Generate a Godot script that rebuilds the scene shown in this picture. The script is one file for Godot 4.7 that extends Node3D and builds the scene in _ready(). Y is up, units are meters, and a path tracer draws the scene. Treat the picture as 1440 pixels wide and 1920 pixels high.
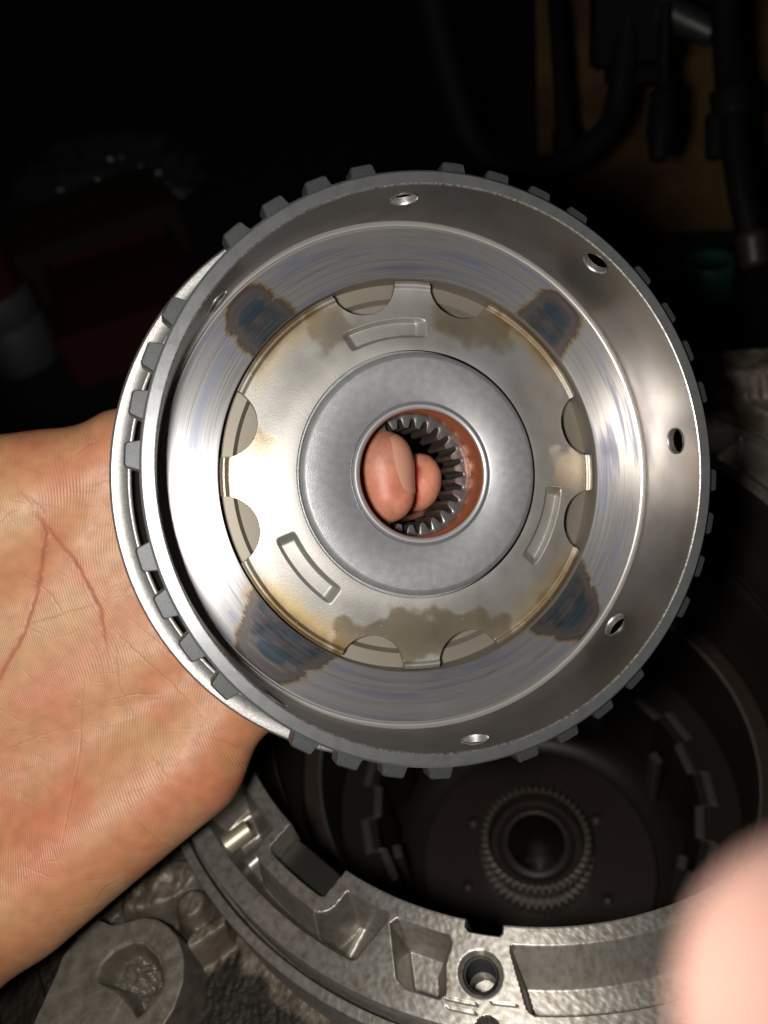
extends Node3D
# A machined clutch drum held in a bare hand over an opened gearbox, lit by a phone's flash at night.
# Lengths below are millimetres; MM turns them into metres. The gearbox opening faces up (y), its ring face lies at RING_Y.

const MM := 0.001
const RING_Y := 300.0
const CAM_AT := Vector3(-10.51, 552.94, 195.65)
var cam_basis := Basis(Vector3(0.98707, -0.16031, 0.0), Vector3(0.11375, 0.70043, -0.7046), Vector3(0.11295, 0.69549, 0.70961)).orthonormalized()
var rng := RandomNumberGenerator.new()
var names := {}
var M := {}


func _ready() -> void:
	rng.seed = 7
	var cam := Camera3D.new()
	cam.name = "camera"
	cam.transform = Transform3D(cam_basis, CAM_AT * MM)
	var at := CameraAttributesPhysical.new()
	at.frustum_focal_length = 19.4
	at.frustum_focus_distance = 0.207
	at.frustum_near = 0.01
	at.frustum_far = 20.0
	at.exposure_aperture = 8.5
	cam.attributes = at
	cam.fov = 63.44
	cam.near = 0.01
	cam.far = 20.0
	add_child(cam)
	cam.current = true
	var env := Environment.new()
	env.background_mode = Environment.BG_COLOR
	env.background_color = Color(0.035, 0.035, 0.035)
	env.tonemap_mode = Environment.TONE_MAPPER_LINEAR
	env.tonemap_exposure = 1.0
	env.sdfgi_enabled = true
	env.ssao_enabled = true
	env.ssil_enabled = true
	var we := WorldEnvironment.new()
	we.name = "environment"
	we.environment = env
	add_child(we)
	var flash := SpotLight3D.new()
	flash.name = "flash_lamp"
	flash.transform = Transform3D(cam_basis.rotated(cam_basis.y, 0.07), (CAM_AT + cam_basis * Vector3(-27, -5, 0)) * MM)
	flash.light_color = Color(1.0, 0.985, 0.965)
	flash.light_energy = 0.076
	flash.light_size = 0.0022
	flash.spot_range = 6.0
	flash.spot_angle = 63.0
	flash.spot_angle_attenuation = 0.6
	flash.shadow_enabled = true
	add_child(flash)
	materials()
	build_ground()
	build_case()
	build_case_inside()
	build_drum()
	build_hand()
	build_blurred_finger()
	build_left_clutter()
	build_right_clutter()


# ---------------------------------------------------------------- helpers

class Shape:
	var p := PackedVector3Array()
	var n := PackedVector3Array()
	var u := PackedVector2Array()
	var x := PackedInt32Array()
	var c := PackedColorArray()
	func vert(a: Vector3, nm: Vector3, uv := Vector2.ZERO) -> int:
		p.append(a); n.append(nm); u.append(uv)
		return p.size() - 1
	func tri(a: int, b: int, c: int) -> void:
		var g := (p[b] - p[a]).cross(p[c] - p[a])
		if g.dot(n[a] + n[b] + n[c]) > 0.0:
			x.append_array([a, c, b])
		else:
			x.append_array([a, b, c])
	# a sheet of (nu+1) x (nv+1) points; normals from the sheet, on the side of hint; skip drops cells
	func sheet(nu: int, nv: int, at: Callable, hint: Vector3, wrap := false, uvs = null, skip = null) -> void:
		var base := p.size()
		var w := nv + 1
		for i in nu + 1:
			for j in w:
				p.append(at.call(i, j))
				n.append(Vector3.ZERO)
				u.append(uvs.call(i, j) if uvs != null else Vector2(float(i) / nu, float(j) / nv))
		var q := PackedInt32Array()
		for i in nu:
			for j in nv:
				if skip != null and skip.call(i, j):
					continue
				var a := base + i * w + j
				q.append_array([a, a + 1, a + w + 1, a, a + w + 1, a + w])
		var total := Vector3.ZERO
		for k in range(0, q.size(), 3):
			var g := (p[q[k + 1]] - p[q[k]]).cross(p[q[k + 2]] - p[q[k]])
			n[q[k]] += g; n[q[k + 1]] += g; n[q[k + 2]] += g
			total += g
		if wrap:
			for j in w:
				var s := n[base + j] + n[base + nu * w + j]
				n[base + j] = s
				n[base + nu * w + j] = s
		var sgn := 1.0
		if hint != Vector3.ZERO and total.dot(hint) < 0.0:
			sgn = -1.0
		for k in range(base, p.size()):
			n[k] = n[k].normalized() * sgn
		for k in range(0, q.size(), 3):
			if sgn > 0.0:
				x.append_array([q[k], q[k + 2], q[k + 1]])
			else:
				x.append_array([q[k], q[k + 1], q[k + 2]])
	# profile of (r, z) turned about z; every polyline is smooth along itself, hard where the next one starts
	func lathe(lines: Array, segs := 180, from := 0.0, to := TAU, flip := false, vr := Vector2(0, 1)) -> void:
		for line in lines:
			var m: int = line.size()
			var nr: Array[Vector2] = []
			for k in m:
				var d := Vector2.ZERO
				if k > 0: d += (line[k] - line[k - 1]).normalized()
				if k < m - 1: d += (line[k + 1] - line[k]).normalized()
				d = d.normalized()
				nr.append(Vector2(d.y, -d.x) * (-1.0 if flip else 1.0))
			var base := p.size()
			for i in segs + 1:
				var a := from + (to - from) * i / segs
				var e := Vector3(cos(a), sin(a), 0)
				for k in m:
					var l: Vector2 = line[k]
					vert(e * l.x + Vector3(0, 0, l.y), e * nr[k].x + Vector3(0, 0, nr[k].y), Vector2(a / TAU, (l.x - vr.x) / (vr.y - vr.x)))
			for i in segs:
				for k in m - 1:
					var a := base + i * m + k
					tri(a, a + 1, a + m + 1)
					tri(a, a + m + 1, a + m)
	func face(pts: Array) -> void:
		var nm: Vector3 = (pts[1] - pts[0]).cross(pts[2] - pts[0]).normalized()
		var base := p.size()
		for q in pts:
			vert(q, nm, Vector2(q.x, q.y) * 0.02)
		for k in range(1, pts.size() - 1):
			tri(base, base + k, base + k + 1)
	func box(c: Vector3, s: Vector3, b: float, turn := Basis.IDENTITY) -> void:
		var h := s * 0.5
		var pt := func(sx: float, sy: float, sz: float, ax: int) -> Vector3:
			var v := Vector3(sx * (h.x - (0.0 if ax == 0 else b)), sy * (h.y - (0.0 if ax == 1 else b)), sz * (h.z - (0.0 if ax == 2 else b)))
			return c + turn * v
		for s1 in [-1.0, 1.0]:
			fan([pt.call(s1, -1, -1, 0), pt.call(s1, 1, -1, 0), pt.call(s1, 1, 1, 0), pt.call(s1, -1, 1, 0)], c)
			fan([pt.call(-1, s1, -1, 1), pt.call(1, s1, -1, 1), pt.call(1, s1, 1, 1), pt.call(-1, s1, 1, 1)], c)
			fan([pt.call(-1, -1, s1, 2), pt.call(1, -1, s1, 2), pt.call(1, 1, s1, 2), pt.call(-1, 1, s1, 2)], c)
			for s2 in [-1.0, 1.0]:
				fan([pt.call(s1, s2, -1, 0), pt.call(s1, s2, 1, 0), pt.call(s1, s2, 1, 1), pt.call(s1, s2, -1, 1)], c)
				fan([pt.call(s1, -1, s2, 0), pt.call(s1, 1, s2, 0), pt.call(s1, 1, s2, 2), pt.call(s1, -1, s2, 2)], c)
				fan([pt.call(-1, s1, s2, 1), pt.call(1, s1, s2, 1), pt.call(1, s1, s2, 2), pt.call(-1, s1, s2, 2)], c)
				for s3 in [-1.0, 1.0]:
					fan([pt.call(s1, s2, s3, 0), pt.call(s1, s2, s3, 1), pt.call(s1, s2, s3, 2)], c)
	# a flat face whose normal points away from c
	func fan(pts: Array, c: Vector3) -> void:
		var nm: Vector3 = (pts[1] - pts[0]).cross(pts[2] - pts[0]).normalized()
		if nm.dot(pts[0] - c) < 0.0: nm = -nm
		var base := p.size()
		for q in pts: vert(q, nm)
		for k in range(1, pts.size() - 1): tri(base, base + k, base + k + 1)
	# a round bar through points, radius per point, rounded ends
	func tube(pts: Array, radii: Array, segs := 16, steps := 6) -> void:
		var c: Array[Vector3] = []
		var r: Array[float] = []
		for k in pts.size() - 1:
			var a: Vector3 = pts[max(k - 1, 0)]
			var d: Vector3 = pts[min(k + 2, pts.size() - 1)]
			for s in steps:
				var t := float(s) / steps
				c.append(pts[k].cubic_interpolate(pts[k + 1], a, d, t))
				r.append(lerpf(radii[k], radii[k + 1], t))
		c.append(pts[-1]); r.append(radii[-1])
		var f: Vector3 = (c[1] - c[0]).normalized()
		var l: Vector3 = (c[-1] - c[-2]).normalized()
		c.insert(0, c[0] - f * r[0] * 0.25); r.insert(0, r[0] * 0.75)
		c.insert(0, c[0] - f * r[1] * 0.06); r.insert(0, 0.001)
		c.append(c[-1] + l * r[-1] * 0.25); r.append(r[-1] * 0.75)
		c.append(c[-1] + l * r[-2] * 0.06); r.append(0.001)
		var side := f.cross(Vector3.UP if absf(f.y) < 0.9 else Vector3.RIGHT).normalized()
		var frames: Array[Basis] = []
		for k in c.size():
			var tng := (c[min(k + 1, c.size() - 1)] - c[max(k - 1, 0)]).normalized()
			side = (side - tng * side.dot(tng)).normalized()
			frames.append(Basis(side, tng.cross(side), tng))
		sheet(segs, c.size() - 1, func(i: int, j: int) -> Vector3:
			var g := TAU * i / segs
			return c[j] + frames[j] * Vector3(cos(g) * r[j], sin(g) * r[j], 0), Vector3.ZERO, true)
	func mesh() -> ArrayMesh:
		var a := []
		a.resize(Mesh.ARRAY_MAX)
		var s := PackedVector3Array()
		s.resize(p.size())
		for k in p.size(): s[k] = p[k] * 0.001
		a[Mesh.ARRAY_VERTEX] = s
		a[Mesh.ARRAY_NORMAL] = n
		a[Mesh.ARRAY_TEX_UV] = u
		a[Mesh.ARRAY_INDEX] = x
		if c.size() == p.size(): a[Mesh.ARRAY_COLOR] = c
		var m := ArrayMesh.new()
		m.add_surface_from_arrays(Mesh.PRIMITIVE_TRIANGLES, a)
		return m


func numbered(called: String) -> String:
	var k: int = names.get(called, -1) + 1
	names[called] = k
	return called if k == 0 else "%s_%03d" % [called, k]


func tag(o: Node3D, label: String, category: String, group := "") -> Node3D:
	o.set_meta("label", label)
	o.set_meta("category", category)
	if group: o.set_meta("group", group)
	return o


func thing(called: String, label: String, category: String, where := Transform3D.IDENTITY, group := "") -> Node3D:
	var o := Node3D.new()
	o.name = numbered(called)
	o.transform = Transform3D(where.basis, where.origin * MM)
	add_child(o)
	return tag(o, label, category, group)


func part(called: String, s, m: Material, parent: Node = null) -> MeshInstance3D:
	var o := MeshInstance3D.new()
	o.mesh = s.mesh() if s is Shape else s
	o.material_override = m
	if parent == null or parent == self:
		o.name = numbered(called)
		add_child(o)
	else:
		var k := 0
		for c in parent.get_children():
			if c.name == called or (c.name.begins_with(called + "_") and c.name.trim_prefix(called + "_").is_valid_int()):
				k += 1
		o.name = called if k == 0 else "%s_%03d" % [called, k]
		parent.add_child(o, true)
	return o


func lin(r: float, g: float, b: float) -> Color:
	return Color(r, g, b).linear_to_srgb()


func mat(called: String, c: Color, rough: float, metal := 0.0) -> StandardMaterial3D:
	var m := StandardMaterial3D.new()
	m.resource_name = called
	m.albedo_color = c
	m.roughness = rough
	m.metallic = metal
	m.cull_mode = BaseMaterial3D.CULL_DISABLED
	M[called] = m
	return m


func noise(sd: int, freq: float, oct := 4, kind := FastNoiseLite.TYPE_SIMPLEX_SMOOTH) -> FastNoiseLite:
	var f := FastNoiseLite.new()
	f.seed = sd
	f.noise_type = kind
	f.frequency = freq
	f.fractal_octaves = oct
	if oct == 1: f.fractal_type = FastNoiseLite.FRACTAL_NONE
	return f


# seamless noise picture through a ramp of colours (sRGB)
func ramp_texture(f: FastNoiseLite, ramp: Array, size := 512) -> ImageTexture:
	var im := f.get_seamless_image(size, size)
	im.convert(Image.FORMAT_L8)
	var d := im.get_data()
	var table := PackedByteArray()
	for k in 256:
		var t := k / 255.0 * (ramp.size() - 1)
		var i := mini(int(t), ramp.size() - 2)
		var c: Color = ramp[i].lerp(ramp[i + 1], t - i)
		table.append_array([c.r8, c.g8, c.b8])
	var o := PackedByteArray()
	o.resize(size * size * 3)
	for k in size * size:
		var b := d[k] * 3
		o[k * 3] = table[b]; o[k * 3 + 1] = table[b + 1]; o[k * 3 + 2] = table[b + 2]
	return ImageTexture.create_from_image(Image.create_from_data(size, size, false, Image.FORMAT_RGB8, o))


func tri_planar(m: StandardMaterial3D, span_mm: float) -> void:
	m.uv1_triplanar = true
	m.uv1_scale = Vector3.ONE * (1000.0 / span_mm)


func polar(r: float, deg: float, s: float) -> Vector3:
	var a := deg_to_rad(deg)
	return Vector3(r * cos(a), RING_Y + s, -r * sin(a))


func sd_box(x: float, y: float, hx: float, hy: float, c: float) -> float:
	var qx := absf(x) - hx + c
	var qy := absf(y) - hy + c
	return minf(maxf(qx, qy), 0.0) + Vector2(maxf(qx, 0), maxf(qy, 0)).length() - c


func sd_poly(q: Vector2, v: PackedVector2Array) -> float:
	var d := 1e9
	var s := 1.0
	var j := v.size() - 1
	for i in v.size():
		var e := v[j] - v[i]
		var w := q - v[i]
		var b := w - e * clampf(w.dot(e) / e.dot(e), 0, 1)
		d = minf(d, b.length_squared())
		var c1 := q.y >= v[i].y
		var c2 := q.y < v[j].y
		var c3 := e.x * w.y > e.y * w.x
		if (c1 and c2 and c3) or (not c1 and not c2 and not c3): s = -s
		j = i
	return s * sqrt(d)


# ---------------------------------------------------------------- materials

func materials() -> void:
	var grain := ImageTexture.create_from_image(noise(3, 0.05, 5).get_seamless_image(512, 512))
	var fine := ImageTexture.create_from_image(noise(5, 0.22, 3).get_seamless_image(512, 512))
	var speck := ramp_texture(noise(8, 0.035, 6), [Color(0.7, 0.7, 0.7), Color(0.84, 0.83, 0.82), Color(0.9, 0.9, 0.89), Color(0.95, 0.94, 0.94), Color(1, 1, 1)])
	M.grain = grain
	M.fine = fine
	M.speck = speck
	var m := mat("cast_aluminium", lin(0.40, 0.385, 0.355), 0.42, 0.74)
	m.albedo_texture = ramp_texture(noise(11, 0.012, 4), [Color(0.7, 0.66, 0.6), Color(0.85, 0.82, 0.78), Color(0.92, 0.9, 0.89), Color(0.96, 0.96, 0.94), Color(1, 0.99, 0.97)])
	m.heightmap_enabled = true
	m.heightmap_texture = fine
	m.heightmap_scale = 0.001
	m.anisotropy_enabled = true
	m.anisotropy = -0.75
	tri_planar(m, 26)
	m = mat("rough_casting", lin(0.21, 0.19, 0.16), 0.55, 0.4)
	m.albedo_texture = ramp_texture(noise(12, 0.012, 6), [Color(0.42, 0.37, 0.3), Color(0.66, 0.61, 0.54), Color(0.8, 0.77, 0.72), Color(0.9, 0.88, 0.86), Color(1, 1, 1)])
	m.heightmap_enabled = true
	m.heightmap_texture = grain
	m.heightmap_scale = 0.018
	tri_planar(m, 60)
	m.vertex_color_use_as_albedo = true
	m = mat("pad_casting", lin(0.19, 0.178, 0.152), 0.5, 0.45)
	m.albedo_texture = ramp_texture(noise(13, 0.01, 6), [Color(0.7, 0.66, 0.6), Color(0.84, 0.8, 0.76), Color(0.92, 0.9, 0.88), Color(1, 1, 1)])
	m.heightmap_enabled = true
	m.heightmap_texture = fine
	m.heightmap_scale = 0.012
	tri_planar(m, 40)
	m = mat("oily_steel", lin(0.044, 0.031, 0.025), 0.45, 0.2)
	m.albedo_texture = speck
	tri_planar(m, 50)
	m = mat("oily_edge", lin(0.22, 0.19, 0.16), 0.38, 0.5)
	m.albedo_texture = speck
	tri_planar(m, 30)
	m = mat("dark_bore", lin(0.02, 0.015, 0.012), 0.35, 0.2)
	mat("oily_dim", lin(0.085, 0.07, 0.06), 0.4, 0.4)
	m = mat("worn_edge", lin(0.66, 0.64, 0.62), 0.34, 0.8)
	m.albedo_texture = ramp_texture(noise(17, 0.03, 5), [Color(0.3, 0.3, 0.3), Color(0.55, 0.54, 0.53), Color(0.8, 0.79, 0.77), Color(1, 1, 1)])
	tri_planar(m, 16)
	mat("oily_black", lin(0.022, 0.021, 0.018), 0.32, 0.3)
	m = mat("rim_steel", lin(0.225, 0.23, 0.235), 0.4, 0.75)
	m.albedo_texture = ramp_texture(noise(19, 0.006, 4), [Color(0.9, 0.9, 0.9), Color(0.95, 0.95, 0.95), Color(0.98, 0.98, 0.98), Color(1, 1, 1)])
	m.heightmap_enabled = true
	m.heightmap_texture = fine
	m.heightmap_scale = 0.002
	m.anisotropy_enabled = true
	m.anisotropy = -0.5
	tri_planar(m, 18)
	m = mat("tooth_steel", lin(0.052, 0.055, 0.058), 0.5, 0.45)
	m.albedo_texture = speck
	tri_planar(m, 14)
	m = mat("wall_steel", lin(0.285, 0.268, 0.25), 0.28, 0.95)
	m.albedo_texture = ramp_texture(noise(21, 0.008, 5), [Color(0.88, 0.85, 0.82), Color(0.94, 0.92, 0.9), Color(0.97, 0.96, 0.95), Color(1, 0.99, 0.98)])
	m.anisotropy_enabled = true
	m.anisotropy = -0.7
	tri_planar(m, 50)
	m = mat("bright_edge", lin(0.62, 0.6, 0.58), 0.3, 0.85)
	m = mat("plate_steel", lin(0.55, 0.54, 0.53), 0.4, 0.85)
	m.albedo_texture = speck
	m.heightmap_enabled = true
	m.heightmap_texture = fine
	m.heightmap_scale = 0.005
	tri_planar(m, 18)
	m = mat("hub_steel", lin(0.34, 0.345, 0.35), 0.42, 0.6)
	m.albedo_texture = ramp_texture(noise(31, 0.02, 6), [Color(0.88, 0.88, 0.88), Color(0.92, 0.92, 0.92), Color(0.96, 0.96, 0.96), Color(1, 1, 0.99)])
	m.heightmap_enabled = true
	m.heightmap_texture = fine
	m.heightmap_scale = 0.004
	tri_planar(m, 32)
	m = mat("lip_steel", lin(0.5, 0.49, 0.5), 0.35, 0.7)
	m = mat("copper", lin(0.46, 0.17, 0.085), 0.35, 0.6)
	m.albedo_texture = speck
	tri_planar(m, 14)
	m = mat("spline_steel", lin(0.22, 0.22, 0.22), 0.32, 0.75)
	m.albedo_texture = speck
	tri_planar(m, 10)
	m = mat("back_steel", lin(0.2, 0.175, 0.14), 0.5, 0.5)
	m = mat("pin_steel", lin(0.46, 0.42, 0.31), 0.45, 0.7)


# ---------------------------------------------------------------- ground and gearbox case

func build_ground() -> void:
	var g := BoxMesh.new()
	g.size = Vector3(14, 0.1, 14)
	var m := mat("dark_concrete", lin(0.035, 0.033, 0.03), 0.75)
	m.albedo_texture = M.speck
	tri_planar(m, 600)
	var o := part("ground", g, m)
	o.position.y = -0.05
	o.set_meta("kind", "structure")


var kite := PackedVector2Array([Vector2(-49.6, -108.9), Vector2(-47.5, -107.5), Vector2(-32.8, -112.9), Vector2(-32.3, -114.8), Vector2(-34.5, -119.8), Vector2(-34.8, -127.4), Vector2(-36.8, -128.6), Vector2(-45.9, -125.5), Vector2(-47.9, -123.2)])


# depth of the ring's top face at radius r, angle a (degrees): pockets, notches and threaded holes
func ring_height(r: float, a: float) -> float:
	var h := 0.0
	# repeats of the cast pockets round the unseen side
	var q := a
	if a > -64.0 or a < -166.0:
		q = fposmod(a + 166.0, 102.0) - 166.0
		if q > -112.0 and q < -98.0: q = -112.0
	var rad := PI / 180.0
	var notch := sd_box((q + 130.9) * rad * r, r - 110.0, 5.75 * rad * 117.0, 11.7, 0.8)
	if q > -70.0: notch = minf(notch, sd_box((q + 58.2) * rad * r, r - 110.0, 5.75 * rad * 117.0, 11.7, 0.8))
	if notch < 0.6: h = minf(h, -clampf((0.5 - notch) * 14.0, 0.0, 34.0))
	var wall := sd_box((q + 130.6) * rad * r, r - 110.0, 8.2 * rad * 117.0, 16.8, 5.0)
	var p1 := maxf(sd_box((q + 133.0) * rad * r, r - 124.9, 17.0 * rad * 124.0, 8.0, 1.8), -wall)
	if p1 < 0.0: h = minf(h, -clampf(-p1 * 5.5, 0.0, 20.0 + 3.0 * sin(q * 0.9)))
	var at := Vector2(cos(q * rad), sin(q * rad)) * r
	if q > -117.0 and q < -103.0:
		var k := sd_poly(at, kite) - 0.2
		if k < 0.0: h = minf(h, -minf(-k * 3.2 + maxf(0.0, -k - 0.4) * 2.0, 16.0))
	var long := sd_box((q + 78.0) * rad * r, r - 125.7, 18.6 * rad * 125.0, 8.4, 1.6)
	if long < 0.0:
		var inner := clampf((r - 117.0) * 1.9, 0.0, 14.0)
		h = minf(h, -minf(minf(-long * 8.0, 14.0), inner))
	var slot := sd_box((q + 101.5) * rad * r, r - 110.0, 2.45 * rad * 113.0, 4.8, 0.9)
	if slot < 0.4: h = minf(h, -clampf((0.3 - slot) * 14.0, 0.0, 26.0))
	var bolt := at.distance_to(Vector2(-24.6, -123.1))
	if bolt < 6.2: h = minf(h, -clampf((6.1 - bolt) * 1.1, 0.0, 1.6))
	if bolt < 4.75: h = minf(h, -clampf((4.7 - bolt) * 30.0, 1.6, 19.0))
	var small := at.distance_to(Vector2(-23.7, -136.6))
	if small < 3.1: h = minf(h, -clampf((3.0 - small) * 12.0, 0.0, 10.0))
	# two scored lines
	if (q > -105.2 and q < -101.2 and absf(r - 133.2) < 0.28) or (q > -99.6 and q < -96.6 and absf(r - 132.2) < 0.25): h = minf(h, -0.5)
	if q > -104.6 and q < -101.4 and absf(r - 135.4) < 0.25: h = minf(h, -0.4)
	return h


func build_case() -> void:
	var case := thing("transmission_case", "grey cast aluminium gearbox case with pocketed ring face around a dark round opening", "gearbox")
	var rough := noise(41, 0.16, 3)
	# angles: fine where the photograph looks, coarse elsewhere
	var ang := PackedFloat32Array()
	var a := -163.0
	while a < -45.0:
		ang.append(a)
		a += 0.2
	while a < 197.0:
		ang.append(a)
		a += 0.6
	ang.append(197.0)
	var rad := PackedFloat32Array()
	var r := 112.0
	while r < 139.2:
		rad.append(r)
		r += 0.36
	for k in [139.2, 139.45, 139.7, 139.8, 139.95, 140.4, 141.2, 141.4, 141.5, 141.75, 142.3, 143.3, 144.3, 144.6, 144.75, 144.85]: rad.append(k)
	var s := Shape.new()
	s.sheet(ang.size() - 1, rad.size() - 1, func(i: int, j: int) -> Vector3:
		var rr := rad[j]
		var h := 0.0
		if rr < 139.3:
			h = ring_height(rr, ang[i]) + rough.get_noise_2d(rr * 3.0, ang[i] * 6.0) * 0.06
			if rr < 112.3: h -= 0.25
		elif rr < 139.75: h = -(rr - 139.2) * 0.7
		elif rr < 141.45: h = -16.0
		elif rr < 144.7: h = -6.5 - maxf(0.0, 141.7 - rr) * 1.5 - maxf(0.0, rr - 144.3) + rough.get_noise_2d(rr * 3.0 + 90.0, ang[i] * 6.0) * 0.12
		else: h = -48.0 if rr > 144.8 else -7.3
		if rr < 112.1 and h > -1.0: rr = 112.0
		return polar(rr, ang[i], h), Vector3.UP, true, null, func(i: int, j: int) -> bool:
			return rad[j] < 124.0 and ring_height(rad[j], ang[i]) < -33.0 and ring_height(rad[j + 1], ang[i + 1]) < -33.0)
	part("ring_face", s, M.cast_aluminium, case)
	s = Shape.new()
	s.lathe([PackedVector2Array([Vector2(107.5, -46), Vector2(125, -46)])], 160)
	var nf := part("notch_floor", s, M.dark_bore, case)
	nf.transform = Transform3D(Basis(Vector3.RIGHT, -PI / 2), Vector3(0, RING_Y, 0) * MM)
	for deg in [-130.9, -58.2, 43.0]:
		var fill := Shape.new()
		fill.box(Vector3(116.6, 0, -29), Vector3(9.4, 23.3, 40), 0.5)
		var fo := part("plate_lug", fill, M.oily_black, case)
		fo.transform = Transform3D(Basis(Vector3.RIGHT, -PI / 2) * Basis(Vector3.BACK, deg_to_rad(deg)), Vector3(0, RING_Y, 0) * MM)
	# bore below the ring, open where the notches and slots cut through its edge
	s = Shape.new()
	var prof := PackedVector2Array([Vector2(112, -0.3), Vector2(111.9, -8), Vector2(111.9, -26), Vector2(111.5, -35), Vector2(108.4, -36), Vector2(108.4, -50), Vector2(110.5, -51), Vector2(110.5, -54), Vector2(107.5, -55), Vector2(107, -100), Vector2(106.8, -101)])
	s.sheet(ang.size() - 1, prof.size() - 1, func(i: int, j: int) -> Vector3: return polar(prof[j].x, ang[i], prof[j].y), Vector3.ZERO, true, null, func(i: int, j: int) -> bool:
		return prof[j + 1].y >= -26.1 and (ring_height(112.4, ang[i]) < -4.0 or ring_height(112.4, ang[i + 1]) < -4.0))
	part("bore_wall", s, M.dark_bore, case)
	# rough outer casting with a pad, a scoop, bosses and ribs
	var lug := PackedVector2Array([Vector2(-159, -112), Vector2(-158.6, -107.4), Vector2(-149.5, -96.5), Vector2(-144.6, -99), Vector2(-139, -98.2), Vector2(-133.3, -97.0), Vector2(-128.6, -98), Vector2(-124.6, -100.2), Vector2(-120.4, -104), Vector2(-117.6, -109.6), Vector2(-116.4, -116.3), Vector2(-118, -124), Vector2(-121.5, -130), Vector2(-127, -140), Vector2(-140, -150), Vector2(-165, -150), Vector2(-162.5, -126.5)])
	var scoop := PackedVector2Array([Vector2(-145.2, -114.1), Vector2(-144.9, -110.5), Vector2(-141.7, -106.6), Vector2(-136, -104.1), Vector2(-131.8, -104.3), Vector2(-125.7, -108.8), Vector2(-123.3, -112.9), Vector2(-122.6, -116.9), Vector2(-125, -121.9), Vector2(-129.3, -126.4), Vector2(-131.7, -123.3), Vector2(-136.6, -119.3), Vector2(-140.6, -117.4), Vector2(-144, -116.1)])
	var lump := noise(43, 0.05, 4)
	var pit := noise(47, 0.35, 3)
	var edge := func(deg: float) -> float:
		var d := fposmod(deg + 180.0, 360.0) - 180.0
		if d < -90.0: return 232.0
		if d < -20.0: return 205.0
		if d < 110.0: return 226.0 - 10.0 * absf(sin(deg_to_rad(d * 4.0)))
		return 172.0
	var field := func(q: Vector2) -> float:
		var rr := q.length()
		var d := rad_to_deg(q.angle())
		var h := -44.0 + lump.get_noise_2d(q.x, q.y) * 6.0
		if d < -90.0 and d > -170.0:
			# web between the flange and the pad, with a humped boss
			var boss := Vector2((q - Vector2(-133, -84)).rotated(-0.42).x / 15.5, (q - Vector2(-133, -84)).rotated(-0.42).y / 8.0).length()
			h = maxf(h, -22.0 - 16.0 * smoothstep(0.75, 1.5, boss) + lump.get_noise_2d(q.x * 2.0, q.y * 2.0) * 1.6)
			var boss2 := (q - Vector2(-120, -92)).length()
			h = maxf(h, -19.0 - 15.0 * smoothstep(4.0, 9.0, boss2))
			var web := absf((q - Vector2(-116, -100)).dot(Vector2(0.86, 0.5).orthogonal())) - 1.5
			if q.x < -108.0 and q.x > -121.0: h = maxf(h, -24.0 - 14.0 * smoothstep(0.0, 6.0, web))
			for rib in [-113.2, -97.0]:
				var away := absf((d - rib) * PI / 180.0 * rr)
				h = maxf(h, -22.0 - 20.0 * smoothstep(1.2, 6.0, away) - maxf(0.0, rr - 160.0) * 0.3)
			var hole := Vector2((q - Vector2(-150, -92)).x / 3.5, (q - Vector2(-150, -92)).y / 3.0).length()
			if hole < 1.2: h = minf(h, -40.0 + 12.0 * smoothstep(0.8, 1.2, hole))
			if rr > 206.0 and d < -143.0: h = minf(h, -60.0)
		else:
			h = -34.0 + lump.get_noise_2d(q.x, q.y) * 10.0
			for rib in range(-70, 190, 22):
				var away := absf((d - rib) * PI / 180.0 * rr)
				h = maxf(h, -14.0 - 22.0 * smoothstep(3.0, 9.0, away) - maxf(0.0, rr - 165.0) * 0.25)
			var e := q.distance_to(Vector2(130, 104))
			h = maxf(h, 6.0 - 40.0 * smoothstep(18.0, 25.0, e))
			if e < 8.0: h -= 20.0
			e = q.distance_to(Vector2(178, 70))
			h = maxf(h, 2.0 - 40.0 * smoothstep(20.0, 30.0, e))
			e = absf(q.y - 128.0 + q.x * 0.12)
			if q.x > 95.0: h = maxf(h, 18.0 - 44.0 * smoothstep(9.0, 19.0, e))
		return h + pit.get_noise_2d(q.x, q.y) * 0.5
	s = Shape.new()
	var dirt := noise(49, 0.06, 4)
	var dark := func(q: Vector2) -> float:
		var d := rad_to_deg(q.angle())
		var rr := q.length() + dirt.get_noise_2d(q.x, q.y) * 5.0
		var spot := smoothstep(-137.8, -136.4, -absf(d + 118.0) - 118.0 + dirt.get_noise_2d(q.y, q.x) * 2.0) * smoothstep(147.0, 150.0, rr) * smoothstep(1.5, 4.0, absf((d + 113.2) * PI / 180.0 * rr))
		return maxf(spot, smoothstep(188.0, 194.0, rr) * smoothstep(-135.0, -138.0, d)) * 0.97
	var oa := PackedFloat32Array()
	a = -163.0
	while a < -92.0:
		oa.append(a)
		a += 0.33
	while a < 197.0:
		oa.append(a)
		a += 1.2
	oa.append(197.0)
	var put := func(i: int, j: int) -> Vector3:
		var far: float = edge.call(oa[i])
		var rr := 144.72 + (far - 144.72) * j / 100.0
		var q := Vector2.from_angle(deg_to_rad(oa[i])) * rr
		var h: float = field.call(q)
		if j >= 99: h = -RING_Y if j == 100 else h
		if j == 0: h = minf(h, -12.0)
		return Vector3(q.x, RING_Y + h, -q.y)
	var cache := {}
	for i in oa.size():
		for j in 101:
			cache[i * 101 + j] = put.call(i, j)
	s.sheet(oa.size() - 1, 100, func(i: int, j: int) -> Vector3: return cache[i * 101 + j], Vector3.UP, true)
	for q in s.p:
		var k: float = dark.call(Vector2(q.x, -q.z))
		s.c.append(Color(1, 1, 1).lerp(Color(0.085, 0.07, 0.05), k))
	part("outer_casting", s, M.rough_casting, case)
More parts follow.
